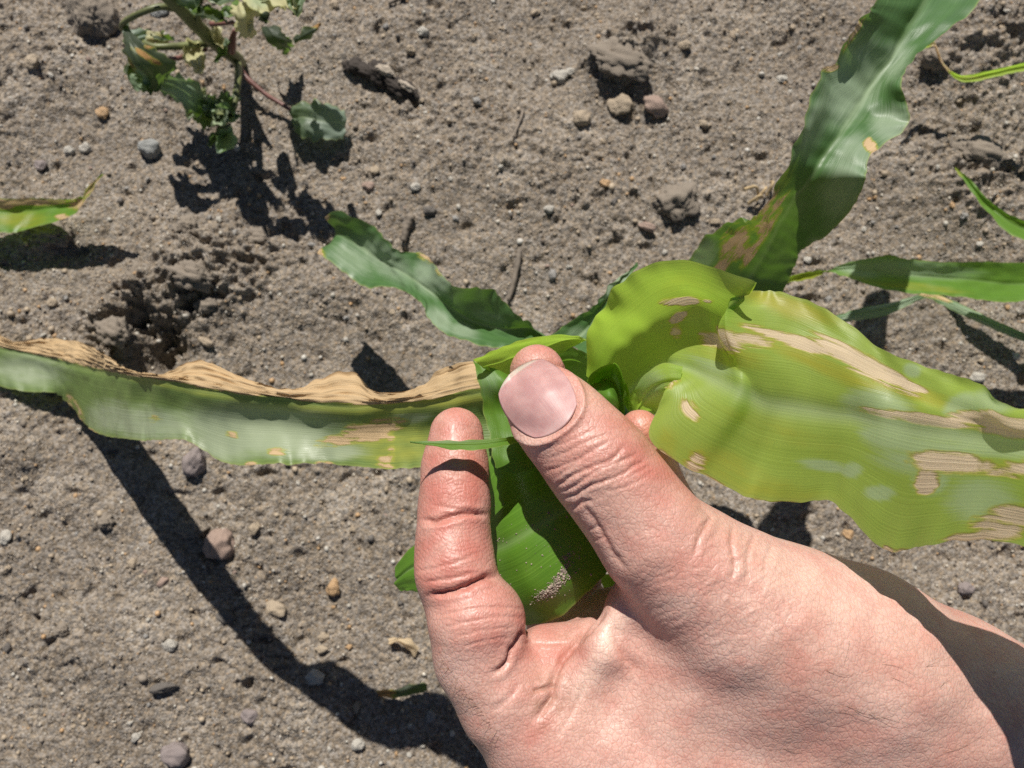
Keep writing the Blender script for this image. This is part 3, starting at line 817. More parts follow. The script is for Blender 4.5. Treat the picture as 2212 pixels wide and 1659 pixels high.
CHAINS = {
    'thumb': (cones([(1172, 866, 201, 77), (1190, 888, 202, 87), (1238, 940, 203, 96), (1296, 1006, 203, 107), (1356, 1084, 202, 108), (1418, 1168, 201, 117),
                     (1500, 1240, 198, 138), (1590, 1318, 194, 172), (1700, 1380, 190, 196), (1830, 1435, 186, 210), (2030, 1530, 178, 203), (2300, 1670, 166, 215), (2700, 1880, 150, 240)]), 4.0, 0.0),
    'index': (cones([(986, 938, 186, 59), (983, 1010, 187, 68), (982, 1085, 188, 72), (980, 1120, 188, 70), (980, 1180, 189, 78), (984, 1238, 190, 82), (1000, 1290, 188, 86)]), 3.0, 0.0),
    'index_base': (cones([(1030, 1345, 190, 107), (1036, 1420, 188, 94), (1102, 1510, 185, 110), (1190, 1600, 181, 138), (1330, 1720, 176, 165), (1600, 1800, 170, 190), (2000, 1800, 162, 212), (2500, 1960, 148, 235)]), 3.0, 0.0),
    'web': (cones([(1330, 1345, 193, 24), (1300, 1400, 193, 40), (1255, 1480, 190, 52), (1215, 1570, 186, 70), (1190, 1640, 180, 90)]), 3.0, 0.0),
    'web2': (cones([(1400, 1330, 184, 95), (1430, 1470, 182, 130), (1400, 1600, 178, 150)]), 4.0, 0.0),
    'back': (cones([(1560, 1500, 180, 170), (1650, 1620, 176, 190), (1850, 1640, 176, 200)]), 6.0, 0.0),
    'back2': (cones([(1320, 1600, 178, 140), (1500, 1660, 176, 170)]), 6.0, 0.0),
    'palm': (cones([(1185, 1440, 181, 90), (1290, 1428, 180, 88), (1420, 1480, 160, 130), (1700, 1600, 155, 170)]), 2.0, 0.0),
    'palm_fill': (cones([(1240, 1400, 170, 70), (1340, 1340, 166, 70), (1440, 1330, 164, 80)]), 2.0, 0.0),
    'palm2': (cones([(1165, 1510, 180, 64), (1220, 1570, 178, 74)]), 3.0, 0.0),
    'middle': (cones([(1160, 803, 191, 60), (1176, 860, 187, 64), (1196, 950, 177, 66), (1220, 1060, 166, 68), (1232, 1180, 158, 72), (1215, 1330, 160, 78), (1250, 1450, 164, 90), (1420, 1600, 160, 130)]), 2.0, 0.0),
    'ring': (cones([(1382, 929, 190, 46), (1408, 1008, 184, 53), (1452, 1110, 172, 60), (1478, 1220, 158, 62), (1480, 1340, 152, 70), (1500, 1480, 150, 95)]), 2.0, 0.0),
    'little': (cones([(1500, 1190, 144, 40), (1560, 1220, 144, 46), (1610, 1250, 142, 52), (1620, 1380, 142, 62), (1640, 1520, 146, 90)]), 2.0, 0.0),
}
UNION_K = {'thumb': 0, 'index': 6, 'index_base': 1.6, 'web': 7, 'web2': 9, 'back': 12, 'back2': 10, 'palm': 1.6, 'palm_fill': 3, 'palm2': 5, 'middle': 2.0, 'ring': 1.2, 'little': 1.2}

VOX = 0.78
lo = np.array(P(880, 1660, 190)) * 1000; hi = np.array(P(2212, 740, 190)) * 1000
lo = np.array([min(lo[0], P(880, 1300, 170).x * 1000) - 6, lo[1] - 42, 128.0])
hi = np.array([P(2212, 1400, 190).x * 1000 + 18, P(1150, 740, 185).y * 1000 + 4, 220.0])
dims = np.ceil((hi - lo) / VOX).astype(int)
axs = [(lo[i] + VOX * np.arange(dims[i])).astype(np.float32) for i in range(3)]


def cone_sdf(X, Y, Z, a, b, ra, rb):
    ab = b - a
    L2 = float(ab @ ab)
    t = ((X - a[0]) * ab[0] + (Y - a[1]) * ab[1] + (Z - a[2]) * ab[2]) / L2
    np.clip(t, 0, 1, out=t)
    dx, dy, dz = X - (a[0] + t * ab[0]), Y - (a[1] + t * ab[1]), Z - (a[2] + t * ab[2])
    return np.sqrt(dx * dx + dy * dy + dz * dz) - (ra + (rb - ra) * t)


def smin(a, b, k):
    if k <= 0: return np.minimum(a, b)
    h = np.clip(k - np.abs(a - b), 0, None) / k
    return np.minimum(a, b) - h * h * k * 0.25


BIG = 30.0
field = np.full(tuple(dims), BIG, dtype=np.float32)
for key, (cs, kin, _) in CHAINS.items():
    sub = np.full(tuple(dims), BIG, dtype=np.float32)
    for (a, b, ra, rb) in cs:
        m = max(ra, rb) + 14
        i0 = np.clip(np.floor((np.minimum(a, b) - m - lo) / VOX).astype(int), 0, dims)
        i1 = np.clip(np.ceil((np.maximum(a, b) + m - lo) / VOX).astype(int), 0, dims)
        if np.any(i1 - i0 < 2): continue
        sl = tuple(slice(i0[i], i1[i]) for i in range(3))
        X = axs[0][sl[0]][:, None, None]; Y = axs[1][sl[1]][None, :, None]; Z = axs[2][sl[2]][None, None, :]
        sub[sl] = smin(sub[sl], cone_sdf(X, Y, Z, a, b, ra, rb).astype(np.float32), kin)
    field = smin(field, sub, UNION_K[key])
# slight smoothing
for axn in range(3):
    f2 = field.copy()
    s0 = [slice(None)] * 3; s1 = [slice(None)] * 3; s2 = [slice(None)] * 3
    s0[axn] = slice(0, -2); s1[axn] = slice(1, -1); s2[axn] = slice(2, None)
    f2[tuple(s1)] = 0.25 * field[tuple(s0)] + 0.5 * field[tuple(s1)] + 0.25 * field[tuple(s2)]
    field = f2


def surface_net(fld, org, vox):
    n = fld.shape
    cs = tuple(k - 1 for k in n)
    acc = np.zeros(cs + (3,), dtype=np.float32); cnt = np.zeros(cs, dtype=np.float32)
    inside = fld < 0
    def sl(o): return tuple(slice(o[i], o[i] + cs[i]) for i in range(3))
    offs = [(i, j, k) for i in (0, 1) for j in (0, 1) for k in (0, 1)]
    for o in offs:
        for axn in range(3):
            if o[axn]: continue
            p = list(o); p[axn] = 1
            fa, fb = fld[sl(o)], fld[sl(p)]
            cross = (fa < 0) != (fb < 0)
            t = np.where(cross, fa / np.where(cross, fa - fb, 1), 0)
            for d in range(3):
                acc[..., d] += cross * (o[d] + (t if d == axn else 0))
            cnt += cross
    act = cnt > 0
    idx = -np.ones(cs, dtype=np.int64)
    idx[act] = np.arange(act.sum())
    base = np.argwhere(act)
    co = (base + acc[act] / cnt[act][:, None]) * vox + org
    faces = []
    for axn in range(3):
        a1, a2 = (axn + 1) % 3, (axn + 2) % 3
        s = [slice(0, None)] * 3; e = [slice(0, None)] * 3
        s[axn] = slice(0, -1); e[axn] = slice(1, None)
        A, B = inside[tuple(s)], inside[tuple(e)]
        c = np.argwhere(A != B)
        ok = (c[:, a1] > 0) & (c[:, a2] > 0) & (c[:, a1] < cs[a1]) & (c[:, a2] < cs[a2]) & (c[:, axn] < cs[axn])
        c = c[ok]
        def g(d1, d2):
            q = c.copy(); q[:, a1] -= d1; q[:, a2] -= d2
            return idx[q[:, 0], q[:, 1], q[:, 2]]
        quad = np.stack([g(1, 1), g(0, 1), g(0, 0), g(1, 0)], 1)
        flip = ~A[c[:, 0], c[:, 1], c[:, 2]]
        quad[flip] = quad[flip][:, ::-1]
        faces.append(quad)
    return co, np.concatenate(faces)


hco, hfaces = surface_net(field, lo, VOX)
hco = hco * 0.001
del field, sub


def vnormals(co, faces):
    a, b, c, d = (co[faces[:, i]] for i in range(4))
    fn = np.cross(c - a, d - b)
    n = np.zeros_like(co)
    for i in range(4): np.add.at(n, faces[:, i], fn)
    return n / (np.linalg.norm(n, axis=1)[:, None] + 1e-12)


def relax(co, faces, it=3, lam=0.5):
    e = np.concatenate([faces[:, [0, 1]], faces[:, [1, 2]], faces[:, [2, 3]], faces[:, [3, 0]]])
    e = np.concatenate([e, e[:, ::-1]])
    deg = np.bincount(e[:, 0], minlength=len(co))[:, None]
    for _ in range(it):
        s = np.stack([np.bincount(e[:, 0], weights=co[e[:, 1], d], minlength=len(co)) for d in range(3)], 1)
        co = co + lam * (s / deg - co)
    return co


hco = relax(hco, hfaces, 4, 0.5)
# one level of subdivision (midpoints) for the creases
def subdivide(co, faces):
    e = np.concatenate([faces[:, [0, 1]], faces[:, [1, 2]], faces[:, [2, 3]], faces[:, [3, 0]]])
    es = np.sort(e, axis=1)
    key = es[:, 0] * len(co) + es[:, 1]
    uq, first, inv = np.unique(key, return_index=True, return_inverse=True)
    mid = (co[es[first, 0]] + co[es[first, 1]]) * 0.5
    n, m, nf = len(co), len(mid), len(faces)
    cen = co[faces].mean(1)
    ei = inv.reshape(4, nf) + n
    ci = np.arange(nf) + n + m
    q = [np.stack([faces[:, i], ei[i], ci, ei[(i + 3) % 4]], 1) for i in range(4)]
    return np.vstack([co, mid, cen]), np.concatenate(q)


hco, hfaces = subdivide(hco, hfaces)
hco = relax(hco, hfaces, 2, 0.5)
hn = vnormals(hco, hfaces)
hpx = project(hco)
camv = np.array([0, 0, CAM_H]) - hco
camv /= np.linalg.norm(camv, axis=1)[:, None]
facing = np.clip((hn * camv).sum(1) * 3, 0, 1)


def A(pts):      # crop of the thumb -> picture pixels
    return [(x * .3472 + 822.9, y * .3472 + 713.2) for x, y in pts]


def B(pts):      # crop of the hand -> picture pixels
    return [(x * .628 + 823, y * .628 + 1097) for x, y in pts]


def C(pts):      # crop of the web
    return [((x / 2212 * 1200 + 1500) * .5486, (y / 2212 * 1200 + 2100) * .5486) for x, y in pts]


CREASES = [  # (polyline, width px, depth mm, side bulge)
    (A([(1075, 985), (1190, 905), (1330, 845), (1450, 795), (1510, 715)]), 5.5, .75),
    (A([(1080, 1010), (1180, 985), (1265, 925), (1370, 860), (1500, 810), (1600, 770)]), 4.5, .5),
    (A([(1100, 1045), (1200, 1028), (1290, 975), (1480, 905), (1570, 850), (1650, 800)]), 5, .65),
    (A([(1010, 880), (1120, 850), (1230, 795), (1330, 735), (1430, 690)]), 4.5, .45),
    (A([(1030, 800), (1130, 770), (1230, 720), (1340, 670), (1440, 650)]), 4, .32),
    (A([(1080, 930), (1170, 860), (1290, 770), (1380, 740)]), 3.6, .35),
    (A([(1040, 720), (1150, 700), (1280, 640), (1380, 600)]), 3.5, .22),
    (A([(1190, 1120), (1250, 1075), (1320, 1060)]), 5, .6),
    (A([(1110, 1090), (1200, 1085), (1270, 1040)]), 4, .4),
    (A([(1250, 1070), (1330, 1190), (1400, 1310), (1450, 1400), (1530, 1480)]), 8, .7),
    (A([(1280, 1240), (1370, 1220)]), 4, .35),
    (A([(1300, 1310), (1400, 1290)]), 4, .3),
    (A([(1430, 960), (1560, 900), (1680, 840)]), 4, .3),
    (A([(1400, 1010), (1560, 960), (1700, 880)]), 4, .22),
    (A([(1460, 690), (1500, 760), (1480, 850)]), 4, .25),
    (A([(1980, 1110), (2060, 1170), (1980, 1230), (1960, 1290)]), 5, .5),
    (B([(1130, 30), (1120, 60), (1090, 110), (1080, 170)]), 5, .5),
    (B([(1215, 60), (1205, 120), (1215, 190), (1205, 260)]), 6, .5),
    (B([(1290, 85), (1265, 150), (1260, 250)]), 6, .35),
    (B([(1350, 110), (1330, 170), (1320, 230)]), 6, .25),
    # index finger
    (A([(255, 1178), (330, 1190), (420, 1165), (530, 1142), (660, 1152)]), 6, 1.2),
    (A([(240, 1215), (400, 1200), (520, 1165)]), 3.5, .3),
    (A([(300, 1085), (450, 1110), (600, 1120)]), 3.5, .25),
    (A([(200, 1500), (330, 1480), (480, 1440), (600, 1390)]), 3.5, .25),
    (B([(165, 303), (240, 290), (300, 268), (345, 245), (392, 238)]), 7, 1.5),
    (B([(150, 255), (250, 240), (340, 220)]), 4, .35),
    (B([(200, 370), (300, 350), (420, 340), (500, 350)]), 3.5, .28),
    (B([(200, 420), (300, 390), (430, 375), (505, 385)]), 3.5, .25),
    (B([(240, 450), (350, 420), (470, 410)]), 3.2, .22),
    (B([(270, 480), (370, 455), (460, 445)]), 3, .2),
    # between index base and palm, web folds
    (C([(1110, 660), (1020, 720), (990, 780), (940, 860), (900, 960), (800, 1020)]), 6, 1.1),
    (C([(1640, 560), (1560, 640), (1430, 780), (1330, 900), (1270, 1010), (1250, 1100), (1230, 1200), (1170, 1290), (1110, 1350)]), 8, 1.3),
    (C([(1100, 1140), (1180, 1130), (1260, 1095)]), 5, .9),
    (C([(1000, 800), (1250, 800), (1400, 790)]), 4, .3),
    (C([(1690, 640), (1720, 800), (1800, 920), (1880, 1010)]), 12, .5),
    (C([(1000, 1070), (960, 1160), (820, 1290)]), 8, .35),
    (C([(1500, 1060), (1440, 1200), (1340, 1380), (1260, 1500)]), 6, .25),
]


def seg_dist(px, poly):
    best = np.full(len(px), 1e9)
    tt = np.zeros(len(px))
    pl = np.array(poly)
    n = len(pl) - 1
    for i in range(n):
        a, b = pl[i], pl[i + 1]
        ab = b - a
        t = np.clip(((px - a) @ ab) / (ab @ ab), 0, 1)
        d = np.linalg.norm(px - (a + t[:, None] * ab), axis=1)
        m = d < best
        best[m] = d[m]; tt[m] = ((i + t) / n)[m]
    return best, tt


front = (facing > 0) & (hco[:, 2] > 0.165)
disp = np.zeros(len(hco)); crease_a = np.zeros(len(hco))
jx = hpx + np.stack([vnoise(hpx[:, 0] / 17, hpx[:, 1] / 17, 51), vnoise(hpx[:, 0] / 17, hpx[:, 1] / 17, 52)], 1) * 2.0
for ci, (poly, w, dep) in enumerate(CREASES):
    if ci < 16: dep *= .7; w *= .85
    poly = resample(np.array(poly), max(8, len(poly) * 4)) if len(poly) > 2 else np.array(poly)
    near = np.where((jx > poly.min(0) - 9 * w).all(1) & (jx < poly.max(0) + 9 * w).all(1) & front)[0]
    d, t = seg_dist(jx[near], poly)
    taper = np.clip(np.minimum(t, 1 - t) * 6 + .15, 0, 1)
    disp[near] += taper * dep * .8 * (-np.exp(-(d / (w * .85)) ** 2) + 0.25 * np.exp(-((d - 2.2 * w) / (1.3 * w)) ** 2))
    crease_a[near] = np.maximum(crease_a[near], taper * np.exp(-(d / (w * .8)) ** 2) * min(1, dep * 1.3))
# shallow relief everywhere: tendons, folds around the thumb base
disp += 0.32 * vnoise(hpx[:, 0] / 85, hpx[:, 1] / 70, 61) + 0.05 * vnoise(hpx[:, 0] / 20, hpx[:, 1] / 16, 62)
# stretched folds fanning over the thumb base
ux, uy = hpx[:, 0] * .77 - hpx[:, 1] * .64, hpx[:, 0] * .64 + hpx[:, 1] * .77
fan = blob_field(hpx, [(1560, 1270, 190, 150, 30, 1.0)])
disp += fan * 0.28 * np.abs(vnoise(ux / 60, uy / 16 + vnoise(ux / 50, uy / 50, 64), 63))
# recess and wall round the thumb nail
NC, NA, NB, NHL, NHW = np.array([1163., 862.]), np.array([-.62, -.785]), np.array([.785, -.62]), 80., 78.
q = hpx - NC
qa, qb = q @ NA, q @ NB
nr = (np.abs(qa / NHL) ** 2.6 + np.abs(qb / NHW) ** 2.6) ** (1 / 2.6)
back_half = np.clip(0.75 - qa / NHL, 0, 1)
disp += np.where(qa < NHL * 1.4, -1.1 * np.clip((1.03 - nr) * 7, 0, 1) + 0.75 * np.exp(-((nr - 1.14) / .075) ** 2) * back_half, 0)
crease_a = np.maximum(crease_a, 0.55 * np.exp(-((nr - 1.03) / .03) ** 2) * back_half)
zmask = hco[:, 2] > P(0, 0, 176).z
disp *= facing * zmask
hco = hco + hn * (disp * 0.001)[:, None]
hme = mesh_np('hand', hco, hfaces)
red = blob_field(hpx, [(985, 1010, 110, 190, 0, 1.0), (980, 1200, 120, 140, 0, .95), (1080, 1350, 110, 90, 30, .8), (1180, 780, 90, 60, 0, .8), (1400, 960, 80, 140, -30, 1.0), (1240, 960, 120, 60, -40, .5),
                       (1300, 985, 100, 40, -30, .55), (1180, 1590, 90, 70, -30, .6), (1200, 1400, 80, 60, 0, .7), (1480, 1200, 90, 60, 40, .35), (1150, 1480, 60, 60, 0, .5), (1200, 820, 110, 60, 40, .45)])
set_attr(hme, 'red', np.clip(red * (0.8 + 0.5 * vnoise(hpx[:, 0] / 40, hpx[:, 1] / 40, 71)), 0, 1))
white = np.maximum(blob_field(hpx, [(1290, 1430, 22, 110, 28, 1.0), (1330, 1340, 16, 40, 10, .9), (1240, 1560, 40, 100, 25, .5), (1780, 1270, 150, 70, 30, .35), (1160, 945, 40, 8, -20, .4)]), 0)  # painted highlight along the sunlit web ridge and over the thumb base
set_attr(hme, 'white', white)
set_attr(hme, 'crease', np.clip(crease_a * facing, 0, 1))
set_attr(hme, 'dirt', blob_field(hpx, [(1180, 1500, 50, 70, 20, .9), (1140, 1040, 40, 80, -30, .35), (970, 960, 60, 60, 0, .35), (1240, 1380, 60, 30, 0, .4), (1400, 930, 50, 60, 0, .5), (1150, 765, 60, 30, 0, .4)]))
# carry the arm on past the cut
bm = bmesh.new(); bm.from_mesh(hme)
be = [e for e in bm.edges if e.is_boundary and e.verts[0].co.x > lo[0] * .001 + .03]
arm_dir = (P(2700, 1880, 172) - P(2030, 1530, 184)).normalized()
for stepi in range(10):
    ret = bmesh.ops.extrude_edge_only(bm, edges=be)
    vs = [v for v in ret['geom'] if isinstance(v, bmesh.types.BMVert)]
    for v in vs: v.co += arm_dir * 0.022
    cen = sum((v.co for v in vs), Vector()) / max(1, len(vs))
    for v in vs: v.co = cen + (v.co - cen) * 1.02
    be = [e for e in ret['geom'] if isinstance(e, bmesh.types.BMEdge)]
    for fc in ret['geom']:
        if isinstance(fc, bmesh.types.BMFace): fc.smooth = True
bm.to_mesh(hme); bm.free()
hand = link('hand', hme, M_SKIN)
tag(hand, 'bare left hand pinching the corn whorl between thumb and fingers, creases darker, some dirt on the skin', 'hand')
hand_bvh = BVHTree.FromPolygons([tuple(c) for c in hco], hfaces.tolist())
CAMP = Vector((0, 0, CAM_H))


def hit_hand(px, py):
    h = hand_bvh.ray_cast(CAMP, ray(px, py).normalized())
    return h[0]


# thumb nail
nn = 41
nv_, nu_ = nn, nn
nco, nuv, ntip, nlun = [], [], [], []
for i in range(nn):
    for j in range(nn):
        a, b = -1 + 2 * i / (nn - 1), -1 + 2 * j / (nn - 1)
        # square -> superellipse-like disc
        x = a * math.sqrt(max(0, 1 - 0.42 * b * b)); y = b * math.sqrt(max(0, 1 - 0.42 * a * a))
        sx_ = x * (0.99 if x < 0 else 1.02)
        p = NC + NA * (sx_ * NHL * 1.0) + NB * (y * NHW * (1.0 + 0.03 * x))
        nco.append((p[0], p[1])); nuv.append((j / (nn - 1), i / (nn - 1)))
        r_ = math.hypot(x, y * 0.55)
        ntip.append(max(0, min(1, (x + 0.14 * (y * y) - 0.86) * 6 + .3)) if x > 0 else 0)
        nlun.append(max(0, min(1, (-x - 0.62 - 0.5 * y * y) * 5)))
zz = np.array([hit_hand(*p) or P(*p, 203) for p in nco])
dd = np.linalg.norm(zz - np.array(CAMP), axis=1)
# smooth depth with a quadric so that the plate is a clean shallow barrel
pa = np.array([((np.array(p) - NC) @ NA / NHL, (np.array(p) - NC) @ NB / NHW) for p in nco])
inn = (np.abs(pa).max(1) < .93)
basis = lambda m: np.stack([np.ones(len(m)), m[:, 0], m[:, 1], m[:, 0] ** 2, m[:, 1] ** 2, m[:, 0] * m[:, 1], m[:, 1] ** 4, m[:, 0] ** 3], 1)
coef, *_ = np.linalg.lstsq(basis(pa[inn]), dd[inn], rcond=None)
df = np.minimum(basis(pa) @ coef - 0.0006, dd - 0.00035).reshape(nn, nn)
for _ in range(40):
    sm_ = df.copy()
    sm_[1:-1, 1:-1] = (df[:-2, 1:-1] + df[2:, 1:-1] + df[1:-1, :-2] + df[1:-1, 2:]) / 4
    sm_[0, 1:-1] = (df[0, :-2] + df[0, 2:]) / 2; sm_[-1, 1:-1] = (df[-1, :-2] + df[-1, 2:]) / 2
    sm_[1:-1, 0] = (df[:-2, 0] + df[2:, 0]) / 2; sm_[1:-1, -1] = (df[:-2, -1] + df[2:, -1]) / 2
    df = np.minimum(sm_, dd.reshape(nn, nn) - 0.00035)
df = df.ravel()
nail_co = np.array([tuple(CAMP + ray(*p).normalized() * d) for p, d in zip(nco, df)])
nme = mesh_np('nail', nail_co, grid_faces(nn, nn)[:, ::-1])
uvl = nme.uv_layers.new(name='UVMap')
li = np.zeros(len(nme.loops), dtype=np.int32); nme.loops.foreach_get('vertex_index', li)
uvl.data.foreach_set('uv', np.array(nuv, dtype=np.float32)[li].ravel())
set_attr(nme, 'tip', ntip); set_attr(nme, 'lunula', nlun)
nail = link('nail', nme, M_NAIL, hand)
nail['label'] = 'short thumbnail with a pale worn free edge'
sm = nail.modifiers.new('thick', 'SOLIDIFY'); sm.thickness = 0.0005; sm.offset = -1


# hairs on the knuckle edge and the wrist
hv, hf = [], []
def hair(px, py, dx, dy, ln, r=.00006, lift=.3):
    p = hit_hand(px, py)
    if p is None: return
    d = (P(px + dx, py + dy, p.z * 1000) - Vector(p)).normalized() + Vector((0, 0, lift * random.uniform(.2, 1)))
    d.normalize()
    bend = Vector((random.uniform(-1, 1), random.uniform(-1, 1), random.uniform(-.6, .1))) * .5
    pts = [Vector(p) + d * ln * t + bend * ln * t * t * .6 for t in np.linspace(0, 1, 6)]
    co_, f_ = tube(np.array([tuple(x) for x in pts]), np.linspace(r, r * .35, 6), 3)
    o = len(hv)
    hv.extend(co_); hf.extend([tuple(i + o for i in q_) for q_ in f_])
for k in range(26):
    t = k / 25
    x = 949 + t * 122 + random.uniform(0, 8); y = 1430 + t * 165 + random.uniform(-3, 3)
    hair(x + 5, y - 3, -1, random.uniform(-.4, .9), random.uniform(.002, .0045), .00004)
for k in range(26):
    hair(random.uniform(1650, 2150), random.uniform(1420, 1650), random.uniform(.2, 1), random.uniform(-1, .3), random.uniform(.004, .009), .000035, .1)
hair_o = link('hair', mesh_list('hair', hv, hf), plain('arm_hair', (0.22, 0.14, 0.08), .4), hand)
hair_o['kind'] = 'stuff'

# ------------------------------------------------------------------ soil crumbs stuck to the gripped leaf
def grains_mesh(name, pts, sizes, flat=.8, seed=0):
    """many small irregular octahedra, one mesh"""
    r_ = np.random.default_rng(seed)
    n = len(pts)
    base = np.array([(1, 0, 0), (-1, 0, 0), (0, 1, 0), (0, -1, 0), (0, 0, 1), (0, 0, -1)], float)
    fb = np.array([(0, 2, 4), (2, 1, 4), (1, 3, 4), (3, 0, 4), (2, 0, 5), (1, 2, 5), (3, 1, 5), (0, 3, 5)])
    qv = r_.standard_normal((n, 4)); qv /= np.linalg.norm(qv, axis=1)[:, None]
    w, x, y, z = qv.T
    Rm = np.stack([np.stack([1 - 2 * (y * y + z * z), 2 * (x * y - z * w), 2 * (x * z + y * w)], -1),
                   np.stack([2 * (x * y + z * w), 1 - 2 * (x * x + z * z), 2 * (y * z - x * w)], -1),
                   np.stack([2 * (x * z - y * w), 2 * (y * z + x * w), 1 - 2 * (x * x + y * y)], -1)], 1)
    v = base[None] * r_.uniform(.55, 1.1, (n, 6, 1))
    v = np.einsum('nij,nkj->nki', Rm, v) * np.asarray(sizes)[:, None, None] * np.array([1, 1, flat])
    co_ = (v + np.asarray(pts)[:, None, :]).reshape(-1, 3)
    f_ = (fb[None] + (np.arange(n) * 6)[:, None, None]).reshape(-1, 3)
    me = mesh_np(name, co_, f_, smooth=False)
    return me


dg = bpy.context.evaluated_depsgraph_get()
gm = grip.data
gpoly = BVHTree.FromPolygons([tuple(v.co) for v in gm.vertices], [tuple(p.vertices) for p in gm.polygons])
pts, sz = [], []
for (cx, cy, rx, ry, ang, n) in [(1195, 1268, 38, 9, -38, 520), (1215, 1235, 26, 6, -50, 220), (1182, 1284, 22, 10, -20, 320), (1228, 1200, 22, 8, -35, 70), (1170, 1150, 90, 100, 0, 150), (1080, 1168, 7, 5, 0, 14), (1260, 1190, 30, 20, 0, 20)]:
    for _ in range(n):
        a, b = random.gauss(0, .6) * rx, random.gauss(0, .6) * ry
        c_, s_ = math.cos(R(ang)), math.sin(R(ang))
        h = gpoly.ray_cast(CAMP, ray(cx + a * c_ - b * s_, cy + a * s_ + b * c_).normalized())
        if h[0] is not None:
            pts.append(tuple(h[0] + Vector((0, 0, .00008)))); sz.append(min(.0006, random.lognormvariate(math.log(.00014), .55)))
M_CRUMB = plain('dry_soil_dust', (0.33, 0.27, 0.215), .95, 900)
crumb = link('soil_dust', grains_mesh('soil_dust', pts, sz, seed=4), M_CRUMB)
tag(crumb, 'smear of dry soil crumbs on the dark green gripped leaf', 'soil', kind='stuff')

# ------------------------------------------------------------------ pebbles and clods
STONE = {
    'grey': stone_material('stone_grey', (0.24, 0.235, 0.225), (0.33, 0.32, 0.30)),
    'blue': stone_material('stone_bluegrey', (0.22, 0.235, 0.235), (0.36, 0.375, 0.36)),
    'white': stone_material('stone_quartz', (0.40, 0.37, 0.31), (0.55, 0.52, 0.46), .4, dust=.4),
    'tan': stone_material('stone_tan', (0.36, 0.28, 0.19), (0.46, 0.37, 0.26)),
    'orange': stone_material('stone_orange', (0.42, 0.25, 0.11), (0.50, 0.33, 0.18), .45, dust=.15),
    'pink': stone_material('stone_pinkbrown', (0.29, 0.19, 0.145), (0.40, 0.29, 0.235)),
    'purple': stone_material('stone_purple', (0.20, 0.16, 0.155), (0.30, 0.255, 0.25)),
    'dark': stone_material('stone_dark', (0.085, 0.075, 0.066), (0.14, 0.125, 0.11), dust=.2),
    'clod': stone_material('stone_clod', (0.21, 0.175, 0.137), (0.285, 0.24, 0.19), .95, (0.15, 0.12, 0.09), .4),
}


def noise3(d, f, seed):
    x, y, z = d[:, 0] * f, d[:, 1] * f, d[:, 2] * f
    return (vnoise(x + 5.3, y + z * .37 + seed, seed) + vnoise(y + 2.1 + seed, z + x * .29, seed + 1) + vnoise(z + 7.7, x + y * .41 + seed, seed + 2)) * .7


def rock_mesh(seed, sub=3, rough=.22, angular=.5, crumble=0.0):
    r_ = np.random.default_rng(seed)
    bm = bmesh.new()
    bmesh.ops.create_icosphere(bm, subdivisions=sub, radius=1)
    me = bpy.data.meshes.new('pebble')
    bm.to_mesh(me); bm.free()
    d = np.zeros(len(me.vertices) * 3, dtype=np.float32); me.vertices.foreach_get('co', d)
    d = d.reshape(-1, 3).astype(float)
    rr = np.ones(len(d))
    for _ in range(11):
        n_ = r_.standard_normal(3); n_ /= np.linalg.norm(n_); o_ = r_.uniform(.6, .95)
        c = d @ n_
        rr = np.where(c > o_, np.minimum(rr, 1 - angular + angular * o_ / np.maximum(c, .05)), rr)
    rr = rr * (1 + rough * noise3(d, 1.4, seed) + rough * .45 * noise3(d, 3.5, seed + 9))
    if crumble:
        rr = rr + crumble * (.45 * noise3(d, 4.5, seed + 20) + .34 * noise3(d, 10, seed + 30) + .24 * noise3(d, 22, seed + 40))
    me.vertices.foreach_set('co', np.ascontiguousarray(d * rr[:, None], dtype=np.float32).ravel())
    me.polygons.foreach_set('use_smooth', np.ones(len(me.polygons), dtype=bool))
    me.update()
    return me


ROCKS = [rock_mesh(i + 1, 4, .2, 1.0 if i % 2 else .85, .05) for i in range(8)]
SMALL = [rock_mesh(i + 40, 3, .3, 1.0, .08) for i in range(8)]
CLODS = [rock_mesh(i + 80, 4, .3, .5, .36) for i in range(5)]
ROCKMATS = {}
BLOCK = rock_mesh(206, 5, .12, 1.0, .16)


def rock(name, px, py, w, h, mat, ang=0, flat=.65, sink=.35, src=None, label=None, cat='pebble', group=None):
    base = src or random.choice(ROCKS)
    key = (base.name, mat)
    if key not in ROCKMATS:
        m_ = base.copy(); m_.materials.clear(); m_.materials.append(STONE[mat]); ROCKMATS[key] = m_
    o = bpy.data.objects.new(name, ROCKMATS[key]); COL.objects.link(o)
    s = mm_per_px(px, py, 4) * .001
    rx, ry = w * s / 2, h * s / 2
    rz = (rx + ry) / 2 * flat
    g = ground_at(px, py)
    o.location = (g.x, g.y, g.z + rz * (1 - 2 * sink))
    o.scale = (rx, ry, rz)
    o.rotation_euler = (random.uniform(-.15, .15), random.uniform(-.15, .15), R(-ang))
    tag(o, label, cat, group)
    return o


